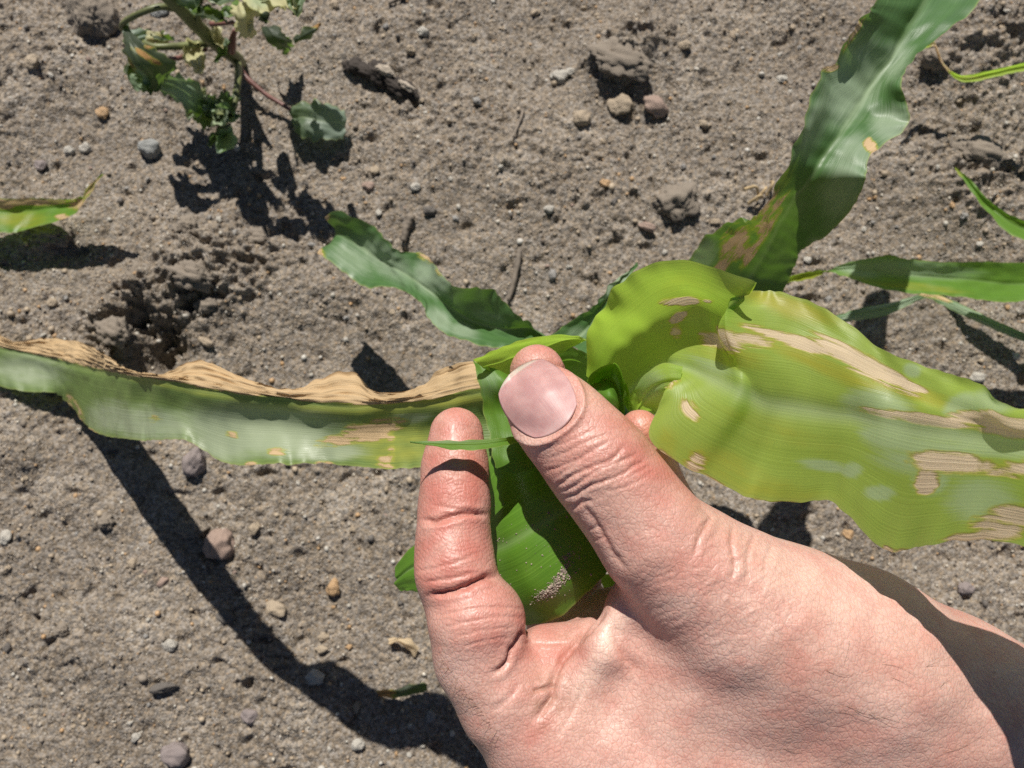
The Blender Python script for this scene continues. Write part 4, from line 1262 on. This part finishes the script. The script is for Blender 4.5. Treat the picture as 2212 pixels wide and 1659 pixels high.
BIGROCKS = [  # px, py, w, h, mat, angle, flat, label
    (325, 322, 52, 48, 'blue', 0, .8, 'rounded blue-grey pebble below the wilted weed'),
    (428, 1000, 50, 76, 'purple', 10, .9, 'tall brownish-purple stone just below the long scorched leaf'),
    (480, 1176, 66, 78, 'pink', 20, .85, 'large pink-brown stone beside the leaf shadow, right of a soil lump'),
    (418, 1140, 66, 42, 'clod', 10, .8, 'flat grey-tan soil lump touching the pink-brown stone'),
    (722, 1268, 32, 42, 'orange', 0, .8, 'smooth orange pebble on bare sand near the index finger'),
    (598, 1316, 54, 40, 'tan', 15, .9, 'knobbly tan pebble below the orange pebble'),
    (368, 1393, 34, 30, 'white', 0, .8, 'pale grey-white pebble left of the long leaf shadow'),
    (683, 1461, 42, 36, 'white', 0, .7, 'square cream pebble on the edge of the long leaf shadow'),
    (381, 1625, 68, 60, 'purple', 0, .8, 'large smooth purple-grey pebble, the biggest below the leaf shadow'),
    (362, 1483, 66, 26, 'dark', -8, .8, 'dark flat elongated stone lying below the white pebble'),
    (775, 1607, 30, 28, 'white', 0, .8, 'chalky white pebble under the edge of the hand shadow'),
    (536, 1548, 38, 32, 'purple', 0, .8, 'round purple-brown pebble outside the leaf shadow'),
    (492, 1330, 44, 38, 'dark', 20, .7, 'dark grey stone half inside the long leaf shadow'),
    (16, 1160, 28, 34, 'white', 0, .8, 'white pebble standing alone on the bare sand'),
    (1338, 230, 54, 52, 'tan', 0, .6, 'angular cream-topped stone below the soil mound'),
    (1415, 234, 62, 46, 'pink', 25, .75, 'smooth grey-brown stone beside the angular cream stone'),
    (1206, 168, 42, 36, 'white', 0, .7, 'rounded grey-white pebble with a smaller one at its side'),
    (1232, 157, 22, 22, 'white', 0, .7, 'little white pebble touching the rounded grey-white one'),
    (1258, 256, 38, 40, 'tan', 0, .7, 'dull tan lump of stone between two pale pebbles'),
    (1455, 440, 100, 80, 'clod', -20, .6, 'large flat brown stone with a jagged edge casting a dark shadow'),
    (1398, 492, 42, 24, 'pink', 20, .7, 'pinkish elongated pebble below the large flat brown stone'),
    (1446, 66, 32, 38, 'clod', 0, .9, 'small brown earth lump beyond the soil mound'),
    (1478, 100, 30, 22, 'tan', 0, .7, 'tan pebble near the small brown earth lump'),
    (915, 70, 26, 24, 'white', 0, .7, 'glossy white quartz pebble beyond the charred wood'),
    (795, 403, 28, 26, 'pink', 0, .7, 'pale pink pebble above the short wavy leaf'),
    (188, 322, 26, 30, 'white', 0, .8, 'light grey squarish pebble, right one of a pair'),
    (152, 326, 22, 26, 'white', 0, .8, 'cream pebble, left one of a pair'),
    (88, 361, 28, 26, 'purple', 0, .8, 'small purple-grey pebble near the torn leaf tip'),
    (225, 245, 30, 34, 'orange', 30, .6, 'amber pebble sunk in the sand left of the weed'),
    (70, 135, 32, 34, 'tan', 0, .7, 'brown-yellow pebble near the large clod'),
    (346, 28, 40, 28, 'blue', -20, .6, 'pale blue-grey pebble under the weed stem'),
    (405, 492, 50, 40, 'clod', 0, .8, 'grey earth lump at the rim of the dug hollow'),
    (445, 738, 40, 20, 'tan', 25, .7, 'elongated tan pebble lying among small stones above the scorched leaf'),
    (117, 655, 26, 24, 'tan', 0, .7, 'buff pebble on the sand left of the dug hollow'),
    (2085, 1270, 36, 30, 'purple', 0, .7, 'purple-grey pebble beside the wrist'),
    (1828, 1156, 26, 24, 'orange', 0, .8, 'small orange pebble between the broad leaf and the wrist'),
    (2108, 815, 36, 30, 'white', 0, .7, 'pale pebble in the shade of the broad leaf'),
    (1688, 172, 26, 18, 'white', 0, .7, 'white flat pebble left of the tall wavy leaf'),
    (2020, 130, 60, 44, 'clod', 20, .8, 'crumbly earth lump beside the dry leaf tip'),
    (1520, 270, 26, 18, 'tan', 30, .7, 'small tan chip near the tall wavy leaf'),
    (1185, 452, 24, 20, 'white', 0, .7, 'bright white chip on the open sand'),
    (900, 405, 26, 22, 'white', 0, .7, 'white chip near the pale pink pebble'),
    (930, 456, 30, 24, 'dark', 0, .8, 'dark brown pebble casting a small black shadow'),
    (1305, 398, 24, 20, 'orange', 0, .7, 'orange-red chip on the open sand'),
    (1545, 480, 24, 18, 'tan', 0, .7, 'small tan pebble beside the scorched leaf fold'),
    (232, 1128, 40, 34, 'clod', 0, .8, 'small grey earth lump at the edge of the leaf shadow'),
    (135, 1362, 28, 24, 'clod', 0, .8, 'crumb of grey earth below the leaf shadow curve'),
    (700, 975 + 400, 26, 22, 'tan', 0, .6, 'dull beige pebble below the orange pebble'),
]
for i, (px, py, w, h, mat, ang, fl, lab) in enumerate(BIGROCKS):
    rock('soil_clod' if mat == 'clod' else 'pebble', px, py, w, h, mat, ang, fl, .3, CLODS[i % 5] if mat == 'clod' else ROCKS[i % 8], lab, 'clod' if mat == 'clod' else 'pebble')

for (px, py, w, h, ang, fl, lab) in [
        (205, 48, 115, 105, 30, .95, 'big grey-topped soil clod with a black shadow next to the weed'),
        (1345, 125, 130, 80, 15, .38, 'crumbly raised soil mound with a dark overhang above the cream stone'),
        (420, 600, 90, 60, 10, .8, 'rough crumbly clod at the upper rim of the dug hollow'),
        (300, 590, 56, 44, -20, .8, 'small crumbly clod at the left rim of the dug hollow'),
        (250, 720, 70, 60, 20, .8, 'dark damp clod beside the dug hollow and the leaf margin'),
        (455, 660, 60, 50, 0, .8, 'broken damp clod in the middle of the dug hollow'),
        (560, 520, 64, 46, 0, .7, 'lumpy clod inside the weed shadow'),
        (1940, 30, 70, 60, 0, .9, 'dark clod tucked behind the tall wavy leaf'),
        (110, 505, 90, 50, 10, .7, 'low earth lump under the torn leaf tip'),
        (2120, 330, 110, 60, 20, .5, 'flat crusted clod at the right between two thin leaves')]:
    rock('soil_clod', px, py, w, h, 'clod', ang, fl, .4, BLOCK if px == 205 else random.choice(CLODS), lab, 'clod')

# small pebbles strewn over the sand
SMALL_LABEL = {'white': 'tiny white quartz pebble strewn on the sand', 'tan': 'tiny tan pebble strewn on the sand', 'grey': 'tiny grey pebble strewn on the sand',
               'orange': 'tiny orange pebble strewn on the sand', 'pink': 'tiny pinkish pebble strewn on the sand', 'dark': 'tiny dark pebble strewn on the sand'}
used = [(b[0], b[1], max(b[2], b[3])) for b in BIGROCKS]
placed = 0
hidden = [(1500, 1300, 420), (2000, 1500, 350), (1600, 900, 250), (1900, 980, 220), (1150, 1100, 230), (1250, 1500, 260)]
while placed < 250:
    px, py = random.uniform(8, 2204), random.uniform(8, 1650)
    if any(math.hypot(px - a, py - b) < c for a, b, c in hidden): continue
    if any(math.hypot(px - a, py - b) < c * .7 + 6 for a, b, c in used): continue
    if 0 < px < 1000 and 800 < py < 1000: continue
    s = min(26, 7 + random.expovariate(1 / 4.5))
    mat = random.choices(['white', 'tan', 'grey', 'orange', 'pink', 'dark'], [30, 26, 18, 8, 10, 10])[0]
    rock('pebble', px, py, s * random.uniform(.85, 1.25), s * random.uniform(.75, 1.1), mat, random.uniform(0, 180), random.uniform(.6, .9), random.uniform(.25, .5), random.choice(SMALL),
         SMALL_LABEL[mat], 'pebble', mat + ' pebbles strewn on the sand')
    used.append((px, py, s)); placed += 1

# fine gravel: uncountable
ico = bmesh.new(); bmesh.ops.create_icosphere(ico, subdivisions=1, radius=1)
iv = np.array([tuple(v.co) for v in ico.verts]); iff = np.array([[v.index for v in f.verts] for f in ico.faces]); ico.free()
for nm, cnt, mt, lab in [('gravel', 900, STONE['tan'], 'fine tan gravel strewn over the soil'), ('gravel', 750, STONE['white'], 'fine pale gravel strewn over the soil'), ('gravel', 500, STONE['clod'], 'small crumbs of brown earth strewn over the soil'),
                         ('gravel', 260, STONE['orange'], 'fine rusty orange gravel strewn over the soil'), ('gravel', 260, STONE['dark'], 'fine dark gravel strewn over the soil')]:
    gxx, gyy = rng.uniform(-.31, .31, cnt), rng.uniform(-.165, .32, cnt)
    ss = np.clip(rng.lognormal(math.log(.0009), .38, cnt), .0006, .0021)
    v = iv[None] * rng.uniform(.7, 1.12, (cnt, len(iv), 1)) * rng.uniform(.7, 1.25, (cnt, 1, 3)) * ss[:, None, None]
    v = v + np.stack([gxx, gyy, soil_height(gxx, gyy) + ss * .3], 1)[:, None, :]
    o = link(nm, mesh_np(nm, v.reshape(-1, 3), (iff[None] + (np.arange(cnt) * len(iv))[:, None, None]).reshape(-1, 3), smooth=False), mt)
    tag(o, lab, 'gravel', kind='stuff')

# coarse sand: uncountable grains
n = 95000
gxr, gyr = rng.uniform(-.31, .31, n), rng.uniform(-.165, .32, n)
dens = vnoise(gxr * 18, gyr * 18, 91) + .55 * vnoise(gxr * 60, gyr * 60, 92)
keep = rng.uniform(-.9, .5, n) < dens
gxr, gyr = gxr[keep], gyr[keep]
szs = np.clip(rng.lognormal(math.log(.00038), .5, len(gxr)), .0002, .0019)
gzr = soil_height(gxr, gyr) + szs * .25
pts_all = np.stack([gxr, gyr, gzr], 1)
for nm, lo_, hi_, mt in [('sand', 0, .62, plain('sand_grain', (0.30, 0.245, 0.185), .8, 700, .45)), ('sand', .62, .80, plain('sand_grain_pale', (0.50, 0.45, 0.37), .35, 700, .3, .6)),
                         ('sand', .80, .90, plain('sand_grain_dark', (0.12, 0.095, 0.075), .7, 700, .3)), ('sand', .90, 1.0, plain('sand_grain_amber', (0.40, 0.26, 0.14), .5, 700, .3))]:
    sel = rng.random(len(gxr))
    a, b = int(lo_ * len(gxr)), int(hi_ * len(gxr))
    o = link(nm, grains_mesh(nm, pts_all[a:b], szs[a:b], .75, seed=int(lo_ * 100)), mt)
    tag(o, {0: 'coarse grey-brown sand grains covering the soil', .62: 'glinting pale quartz sand grains among the soil', .80: 'dark mineral sand grains among the soil', .90: 'amber sand grains among the soil'}[lo_], 'sand', kind='stuff')

# ------------------------------------------------------------------ wilted weed
M_WSTEM = plain('weed_stem_green', (0.145, 0.16, 0.06), .45, 120)
M_WROOT = plain('weed_root', (0.11, 0.085, 0.06), .8, 200)
M_WRED = plain('weed_stem_red', (0.17, 0.075, 0.06), .45, 120)
M_WDARK = leaf_material('weed_leaf_dark', (0.034, 0.045, 0.030), (0.062, 0.076, 0.048), dead=(0.40, 0.22, 0.07), veins=12, transl=.3)
M_WGREEN = leaf_material('weed_leaf_green', (0.07, 0.105, 0.06), (0.13, 0.175, 0.105), pale=(0.25,0.31,0.25), veins=10, transl=.3)
M_WPALE = leaf_material('weed_leaf_pale', (0.42, 0.40, 0.20), (0.56, 0.53, 0.32), veins=10, transl=.3, tcol=(.4, .38, .15))
wb = ground_at(517, 138)
weed = tag(empty('wilted_weed', wb), 'wilted broad-leaved weed with shrivelled, spotted and yellowed leaves', 'weed')


def stem(pts, r0, r1, mat, name='stem', wob=.04):
    p3 = resample(np.array([tuple(P(*q)) for q in pts]), 16)
    co_, f_ = tube(p3, np.linspace(r0, r1, 16), 10, wob)
    link(name, mesh_list(name, co_, f_), mat, weed)


stem([(520, 140, -3), (515, 132, 6), (500, 118, 18), (470, 98, 32), (436, 65, 48), (395, 25, 62), (350, -20, 74), (310, -60, 80)], .0036, .0030, M_WSTEM)
stem([(520, 140, 0), (526, 150, -2), (534, 160, -3), (545, 170, -5)], .0022, .0008, M_WROOT, 'root')
stem([(436, 66, 49), (428, 40, 58), (431, 10, 66), (440, -20, 72)], .0016, .001, M_WSTEM)
stem([(513, 128, 10), (515, 160, 22), (511, 195, 28), (505, 233, 28), (492, 258, 24), (470, 270, 20)], .0020, .0014, M_WSTEM, 'petiole')
stem([(455, 92, 36), (400, 99, 42), (360, 101, 46), (331, 100, 47), (310, 92, 46)], .0020, .0013, M_WSTEM, 'petiole')
stem([(445, 105, 34), (395, 123, 30), (367, 128, 28), (350, 132, 26)], .0014, .001, M_WRED, 'petiole')
stem([(516, 134, 8), (524, 156, 10), (540, 175, 10), (556, 189, 9), (580, 208, 8), (604, 222, 7), (640, 246, 8)], .0015, .0009, M_WRED, 'petiole')
stem([(497, 108, 24), (501, 95, 32), (503, 80, 38), (508, 64, 44)], .0028, .0010, M_WRED, 'bud')
stem([(392, 20, 60), (345, 15, 66), (300, 30, 66), (268, 48, 60), (262, 62, 55)], .0016, .0012, M_WSTEM, 'petiole')
stem([(455, 52, 54), (490, 50, 56), (505, 48, 58)], .0012, .0008, M_WRED, 'petiole')


def wleaf(rows, mat, seed, label=None, **kw):
    return blade('leaf', rows, mat, weed, nv=60, nu=25, seed=seed, ripple=kw.pop('ripple', .0010), rib=kw.pop('rib', .3), edge_jit=.0022, label=label, **kw)


wleaf([[(262, 52, 56), (264, 90, 58), (272, 125, 56), (300, 165, 52), (318, 192, 46), (330, 203, 42)],
       [(266, 50, 58), (280, 92, 62), (300, 128, 60), (322, 152, 55), (332, 180, 48), (334, 202, 42)],
       [(272, 48, 56), (305, 90, 60), (345, 112, 58), (385, 140, 52), (360, 165, 48), (340, 200, 42)]], M_WDARK, 101,
      'drooping dark green leaf with orange spots', dead=[(310, 118, 26, 6, 30, .9), (340, 135, 14, 7, 20, .9), (285, 150, 8, 40, -30, .6), (322, 100, 10, 6, 0, .6)], pale=[(300, 160, 40, 10, 45, .5)])
wleaf([[(325, 150, 44), (370, 158, 44), (405, 168, 40), (436, 178, 32)], [(335, 180, 40), (380, 192, 39), (414, 208, 34), (440, 220, 26)], [(345, 200, 36), (388, 226, 32), (420, 252, 26), (440, 256, 20)]], M_WDARK, 103,
      'shrivelled grey-green leaf hanging below the spotted one', pale=[(400, 195, 60, 40, 20, .6)])
for k in range(12):
    cx, cy = 455 + random.uniform(-30, 38), 258 + random.uniform(-42, 44)
    a = random.uniform(0, 6.28); l_ = random.uniform(22, 40); wd = random.uniform(12, 24); z0 = random.uniform(12, 32)
    dx, dy = math.cos(a) * l_, math.sin(a) * l_; nx_, ny_ = -math.sin(a) * wd, math.cos(a) * wd
    rows = [[(cx + t * dx + s * nx_ * (1 - t * t) + random.uniform(-3, 3), cy + t * dy + s * ny_ * (1 - t * t) + random.uniform(-3, 3), z0 + random.uniform(-6, 6) + abs(s) * 5) for t in (-1, -.35, .35, 1)] for s in (-1, 0, 1)]
    wleaf(rows, [M_WGREEN, M_WDARK, M_WGREEN, M_WPALE][k % 4], 110 + k, pale=[(cx, cy, 40, 40, 0, .9 if k % 2 else .3)])
wleaf([[(500, 10, 66), (502, 35, 68), (508, 58, 66), (520, 78, 60)], [(520, 4, 70), (528, 30, 74), (536, 55, 70), (540, 80, 62)], [(545, 6, 66), (556, 22, 70), (552, 50, 66), (556, 76, 58)]], M_WPALE, 131, 'bleached pale yellow leaf of the weed')
wleaf([[(300, 72, 40), (325, 70, 42), (350, 74, 40), (366, 86, 36)], [(306, 82, 42), (328, 82, 44), (350, 86, 42), (366, 90, 36)], [(312, 94, 40), (330, 96, 40), (350, 96, 38), (366, 94, 35)]], M_WPALE, 133, 'dried cream leaf under the stem', dead=[(345, 85, 20, 14, 0, .5)])
wleaf([[(265, 66, 46), (285, 60, 46), (305, 58, 44), (320, 62, 42)], [(268, 78, 48), (288, 76, 48), (306, 74, 46), (322, 70, 42)], [(275, 90, 46), (292, 92, 46), (308, 88, 44), (324, 78, 42)]], M_WGREEN, 135, pale=[(290, 80, 30, 20, 0, .9)])
wleaf([[(578, -15, 60), (590, 8, 60), (602, 16, 58), (612, 20, 52)], [(592, -20, 62), (602, 0, 62), (612, 10, 58), (614, 20, 52)], [(612, -20, 60), (620, -4, 60), (622, 8, 56), (616, 20, 52)]], M_WPALE, 137, 'yellow withered leaf at the weed crown')
wleaf([[(566, 58, 22), (574, 80, 24), (590, 100, 20), (618, 112, 12)], [(578, 56, 28), (594, 76, 29), (610, 93, 24), (627, 106, 13)], [(592, 56, 22), (612, 68, 24), (626, 82, 20), (634, 98, 12)]], M_WDARK, 139, 'dark limp leaf lying near the weed')
wleaf([[(633, 86, 36), (650, 72, 40), (672, 58, 43), (692, 49, 46)], [(634, 88, 39), (654, 77, 44), (674, 64, 47), (692, 51, 46)], [(636, 92, 35), (658, 84, 39), (678, 71, 42), (692, 53, 45)]], M_WDARK, 141, 'thin dark curled strip of leaf', dead=[(685, 55, 12, 8, 0, .9)])
wleaf([[(628, 240, 8), (640, 226, 11), (668, 220, 13), (700, 220, 14), (735, 232, 12), (748, 252, 10)], [(628, 252, 9), (648, 252, 11), (676, 256, 13), (704, 262, 13), (730, 266, 11), (748, 266, 9)],
       [(630, 262, 8), (640, 286, 9), (664, 300, 10), (698, 302, 10), (732, 302, 8), (745, 290, 7)]], M_WGREEN, 143, 'rounded grey-green leaf at the end of the red stalk', pale=[(715, 270, 50, 45, 0, .7)], rib=.5, ripple=.0009)
for (x, y, a, l_, w_, z) in [(600, -30, .9, 60, 34, 84), (560, -6, .3, 46, 26, 76), (640, -6, 1.6, 40, 22, 82), (470, -20, .2, 60, 30, 84), (400, -16, 1.1, 50, 26, 80), (420, 120, 1.2, 42, 24, 40), (300, 170, .8, 40, 20, 44), (455, 30, .4, 40, 16, 66), (470, 75, 1.2, 32, 14, 44), (500, 20, -.5, 30, 14, 60), (420, 10, .9, 34, 14, 70), (350, 80, .2, 26, 12, 40), (560, 20, 1.0, 34, 14, 50), (480, 110, 2.0, 28, 12, 34)]:
    dx, dy, nx_, ny_ = math.cos(a) * l_, math.sin(a) * l_, -math.sin(a) * w_, math.cos(a) * w_
    wleaf([[(x + t * dx + s * nx_ * (1 - t * t), y + t * dy + s * ny_ * (1 - t * t), z + random.uniform(-5, 5) + abs(s) * 4) for t in (-1, -.35, .35, 1)] for s in (-1, 0, 1)],
          random.choice([M_WDARK, M_WGREEN, M_WPALE, M_WDARK]), int(200 + x), pale=[(x, y, 30, 30, 0, random.choice([0, .5]))])

# ------------------------------------------------------------------ neighbouring corn plants just outside the frame
def neighbour(base_px, label):
    g = ground_at(*base_px)
    e = tag(empty('corn_plant', g), label, 'corn plant', None)
    pth = resample(np.array([tuple(g + Vector((0, 0, -.01))), tuple(g + Vector((.002, 0, .05))), tuple(g + Vector((.004, .002, .12)))]), 14)
    co_, f_ = tube(pth, np.linspace(.009, .006, 14), 14, .01)
    link('stalk', mesh_list('stalk', co_, f_), plain('neighbour_stalk', (0.15, 0.24, 0.07), .5, 300), e)
    return e


nb = neighbour((2560, 520), 'second corn plant reaching in with narrow drooping green leaves')
blade('leaf', [[(1700, 600, 34), (1730, 588, 40), (1760, 584, 44), (1788, 583.5, 48), (1837, 567, 52), (1913, 551, 56), (1962, 560, 57), (2040, 566, 57), (2120, 565, 56), (2212, 567, 54), (2400, 560, 50), (2545, 530, 46)],
               [(1700, 606, 32), (1732, 596, 38), (1762, 590, 43), (1786, 585, 48), (1830, 581, 50), (1905, 588, 52), (1962, 594, 53), (2040, 600, 53), (2120, 606, 52), (2212, 612, 50), (2400, 590, 46), (2545, 540, 42)],
               [(1702, 614, 34), (1736, 607, 40), (1766, 597, 44), (1787, 586, 48), (1814, 592, 52), (1880, 616, 56), (1962, 630, 57), (2040, 637, 57), (2120, 647, 56), (2212, 651, 54), (2400, 620, 50), (2545, 550, 46)]],
      M_BRIGHT, nb, nv=160, nu=31, seed=41, rib=.25, ripple=.0005, pale=[(1960, 580, 160, 22, 4, .55), (1850, 580, 60, 20, 10, .6)], dead=[(1880, 620, 60, 4, 15, .6)],
      yellow=[(1740, 598, 50, 16, -10, .9), (1980, 620, 120, 10, 6, .6), (1850, 598, 50, 12, 20, .5)], label='straight green leaf lying level with a twisted yellow tip')
blade('leaf', [[(1803, 684, 22), (1850, 668, 24), (1910, 656, 27), (1960, 644, 30), (2000, 632, 33), (2022, 634, 33), (2100, 668, 34), (2212, 718, 36), (2400, 760, 38), (2550, 560, 44)],
               [(1808, 690, 23), (1856, 677, 25), (1912, 666, 28), (1962, 650, 31), (2000, 637, 34), (2018, 640, 34), (2094, 676, 35), (2212, 727, 37), (2400, 775, 39), (2555, 570, 45)],
               [(1826, 697, 22), (1866, 690, 24), (1916, 680, 27), (1964, 658, 30), (1998, 643, 33), (2010, 646, 33), (2086, 684, 34), (2212, 738, 36), (2400, 790, 38), (2560, 580, 44)]],
      M_BLADE, nb, nv=140, nu=17, seed=43, rib=.2, ripple=.0003, dead=[(2000, 634, 26, 6, 10, 1.0), (2035, 645, 20, 5, 20, .8)], pale=[(1900, 672, 90, 14, -15, .9), (2120, 690, 120, 14, 25, .6)],
      yellow=[(2020, 640, 20, 10, 0, .6)], label='narrow grey-green leaf kinked over in the middle')
blade('leaf', [[(2064, 361, 40), (2084, 378, 41), (2105, 398, 42), (2140, 434, 44), (2212, 476, 48), (2400, 520, 52), (2545, 520, 50)], [(2064, 362, 39), (2082, 382, 40), (2101, 404, 41), (2138, 446, 43), (2212, 494, 46), (2400, 540, 50), (2550, 525, 47)],
               [(2063, 363, 40), (2078, 384, 41), (2096, 408, 42), (2132, 456, 44), (2205, 516, 48), (2400, 565, 52), (2555, 535, 50)]], M_BRIGHT, nb, nv=90, nu=15, seed=45, rib=.15, ripple=.0003,
      yellow=[(2070, 370, 16, 16, 0, .8)], label='short green leaf tip poking in above the level leaf')
nb2 = neighbour((2600, 60), 'third corn plant showing only a thin yellow-green leaf with a dry curled tip')
blade('leaf', [[(1986, 104, 44), (2006, 92, 40), (2018, 90, 36), (2030, 122, 32), (2050, 150, 30), (2087, 163, 32), (2140, 151, 36), (2212, 135, 42), (2400, 100, 50), (2590, 80, 46)],
               [(1990, 106, 42), (2008, 96, 38), (2022, 98, 34), (2034, 130, 30), (2056, 158, 28), (2090, 170, 30), (2142, 158, 34), (2212, 144, 40), (2400, 110, 48), (2595, 86, 44)],
               [(1992, 109, 44), (2012, 100, 40), (2026, 104, 36), (2036, 138, 31), (2064, 168, 30), (2096, 176, 32), (2150, 166, 36), (2212, 155, 42), (2400, 122, 50), (2600, 92, 46)]],
      M_YOUNG, nb2, nv=110, nu=15, seed=47, rib=.1, ripple=.0003, dead=[(2028, 115, 14, 30, -20, 1.1), (2046, 145, 14, 14, 0, .8), (2100, 168, 30, 3, 0, .5)], label='thin yellow-green leaf curling down to a dry tip')
nb3 = neighbour((-420, 430), 'fourth corn plant showing only a torn yellow-green leaf tip with a dry end')
blade('leaf', [[(222, 375, 36), (206, 388, 32), (189, 404, 28), (165, 430, 23), (91, 428, 20), (0, 428, 20), (-150, 420, 18), (-410, 425, 24)],
               [(221, 378, 34), (204, 394, 30), (188, 414, 25), (166, 440, 20), (92, 452, 16), (0, 458, 16), (-150, 440, 15), (-410, 432, 22)],
               [(219, 382, 35), (204, 404, 31), (186, 428, 27), (150, 466, 23), (60, 496, 19), (0, 501, 19), (-150, 470, 17), (-410, 440, 24)]],
      M_BRIGHT, nb3, nv=110, nu=25, seed=49, rib=.1, ripple=.0005, dead=[(200, 400, 22, 34, 30, .55), (60, 436, 90, 8, 0, .9), (10, 440, 30, 10, 0, 1.0), (135, 468, 14, 8, 0, 1.0), (165, 440, 20, 16, 0, .6)],
      yellow=[(40, 475, 70, 22, 0, .7)], label='torn yellow-green leaf tip with a dry end')

# ------------------------------------------------------------------ litter on the soil
M_STRAW = plain('dry_straw', (0.42, 0.31, 0.17), .7, 260)
M_TWIG = plain('grey_twig', (0.20, 0.165, 0.13), .8, 260)
M_CHAR = plain('charred_wood', (0.05, 0.04, 0.033), .85, 260, .5)


def litter(name, pts, r0, r1, mat, label, cat, wob=.12, sides=8):
    p3 = []
    for (x, y, h) in pts:
        g = ground_at(x, y)
        p3.append(tuple(g + Vector((0, 0, h * .001))))
    pr = resample(np.array(p3), 18)
    co_, f_ = tube(pr, np.linspace(r0, r1, 18), sides, wob)
    return tag(link(name, mesh_list(name, co_, f_), mat), label, cat)


litter('twig', [(1123, 543, 3), (1117, 580, 3), (1108, 620, 2.5), (1098, 652, 2)], .0015, .0010, M_TWIG, 'thin grey twig lying on the soil beyond the short wavy leaf', 'twig')
litter('twig', [(888, 470, 2), (880, 495, 2.5), (872, 524, 2)], .0022, .0016, M_TWIG, 'stubby pale grey twig near the tip of the short wavy leaf', 'twig')
litter('twig', [(1130, 240, 2), (1125, 260, 2), (1108, 300, 2)], .0007, .0005, M_TWIG, 'fine dark stem fragment on the open sand', 'twig')
litter('twig', [(840, 12, 2), (860, 4, 2.5), (882, -6, 2)], .0012, .001, M_TWIG, 'short grey stem fragment beyond the charred wood', 'twig')
for k, (x, y, a) in enumerate([(1640, 425, -.9), (1628, 440, -.4), (1655, 415, -1.2), (1618, 425, .3)]):
    litter('straw', [(x - 18 * math.cos(a), y - 18 * math.sin(a), 3 + k), (x + 4, y - 5, 6 + k), (x + 18 * math.cos(a), y + 18 * math.sin(a), 3)], .0009, .0006, M_STRAW,
           ['dry straw scrap beside the scorched fold of the tall leaf', 'short lower straw scrap beside the tall leaf', 'steeper straw scrap beside the tall leaf', 'flat loose straw scrap beside the tall leaf'][k], 'straw')


def scrap(name, rows, mat, seed, label, cat, dead=()):
    g = empty(name, ground_at(rows[1][0][0], rows[1][0][1]))
    tag(g, label, cat)
    gz_ = g.location.z * 1000
    blade('blade', [[(x, y, z + gz_) for (x, y, z) in r] for r in rows], mat, g, nv=40, nu=13, seed=seed, ripple=.0012, rib=.1, edge_jit=.0008, dead=dead)
    return g


scrap('dead_leaf', [[(814, 1495, 4), (845, 1488, 7), (880, 1482, 7), (920, 1476, 5)], [(816, 1500, 7), (848, 1496, 10), (884, 1492, 10), (922, 1488, 6)], [(822, 1508, 4), (852, 1508, 6), (888, 1504, 6), (925, 1500, 4)]],
      M_WDARK, 301, 'small brown and green dead leaf by the knuckle', 'leaf', dead=[(830, 1500, 22, 14, 0, .9)])
scrap('dead_leaf', [[(838, 1380, 3), (862, 1374, 6), (886, 1382, 5), (905, 1400, 3)], [(840, 1385, 5), (864, 1380, 8), (886, 1390, 7), (902, 1408, 4)], [(844, 1390, 3), (864, 1388, 5), (882, 1400, 4), (896, 1420, 2)]],
      M_YOUNG, 303, 'curled straw-coloured scrap of dead leaf near the index finger', 'leaf', dead=[(870, 1392, 60, 40, 0, 1.3)])
# charred stub
M_CRUST = plain('pale_crust', (0.40, 0.34, 0.27), .9, 300)
g = ground_at(830, 182)
char = tag(empty('charred_wood', g), 'knobbly charred piece of wood with a pale crust', 'wood')
for nm, px, py, w_, h_, ang, zz_, mt, k in [('wood', 772, 152, 58, 34, 15, 3, M_CHAR, 0), ('wood', 815, 170, 76, 42, 28, 4, M_CHAR, 1), ('wood', 872, 200, 90, 36, 28, 3, M_CHAR, 2), ('crust', 838, 172, 42, 22, 30, 9, None, 3), ('crust', 880, 200, 40, 16, 30, 7, None, 4)]:
    gg = ground_at(px, py); sc_ = mm_per_px(px, py, 5) * .0005
    m_ = CLODS[k].copy()
    o = link(nm, m_, mt or M_CRUST, char)
    o.matrix_parent_inverse = Matrix.Identity(4)
    o.location = gg + Vector((0, 0, zz_ * .001)) - char.location
    o.scale = (w_ * sc_, h_ * sc_, h_ * sc_ * .8); o.rotation_euler = (.2, .1, R(-ang))
print('hand', len(hfaces), 'ground', len(gme.polygons)); print('objects', len(bpy.data.objects), 'tris approx', sum(len(m.loops) - 2 * len(m.polygons) for m in bpy.data.meshes if m.users))
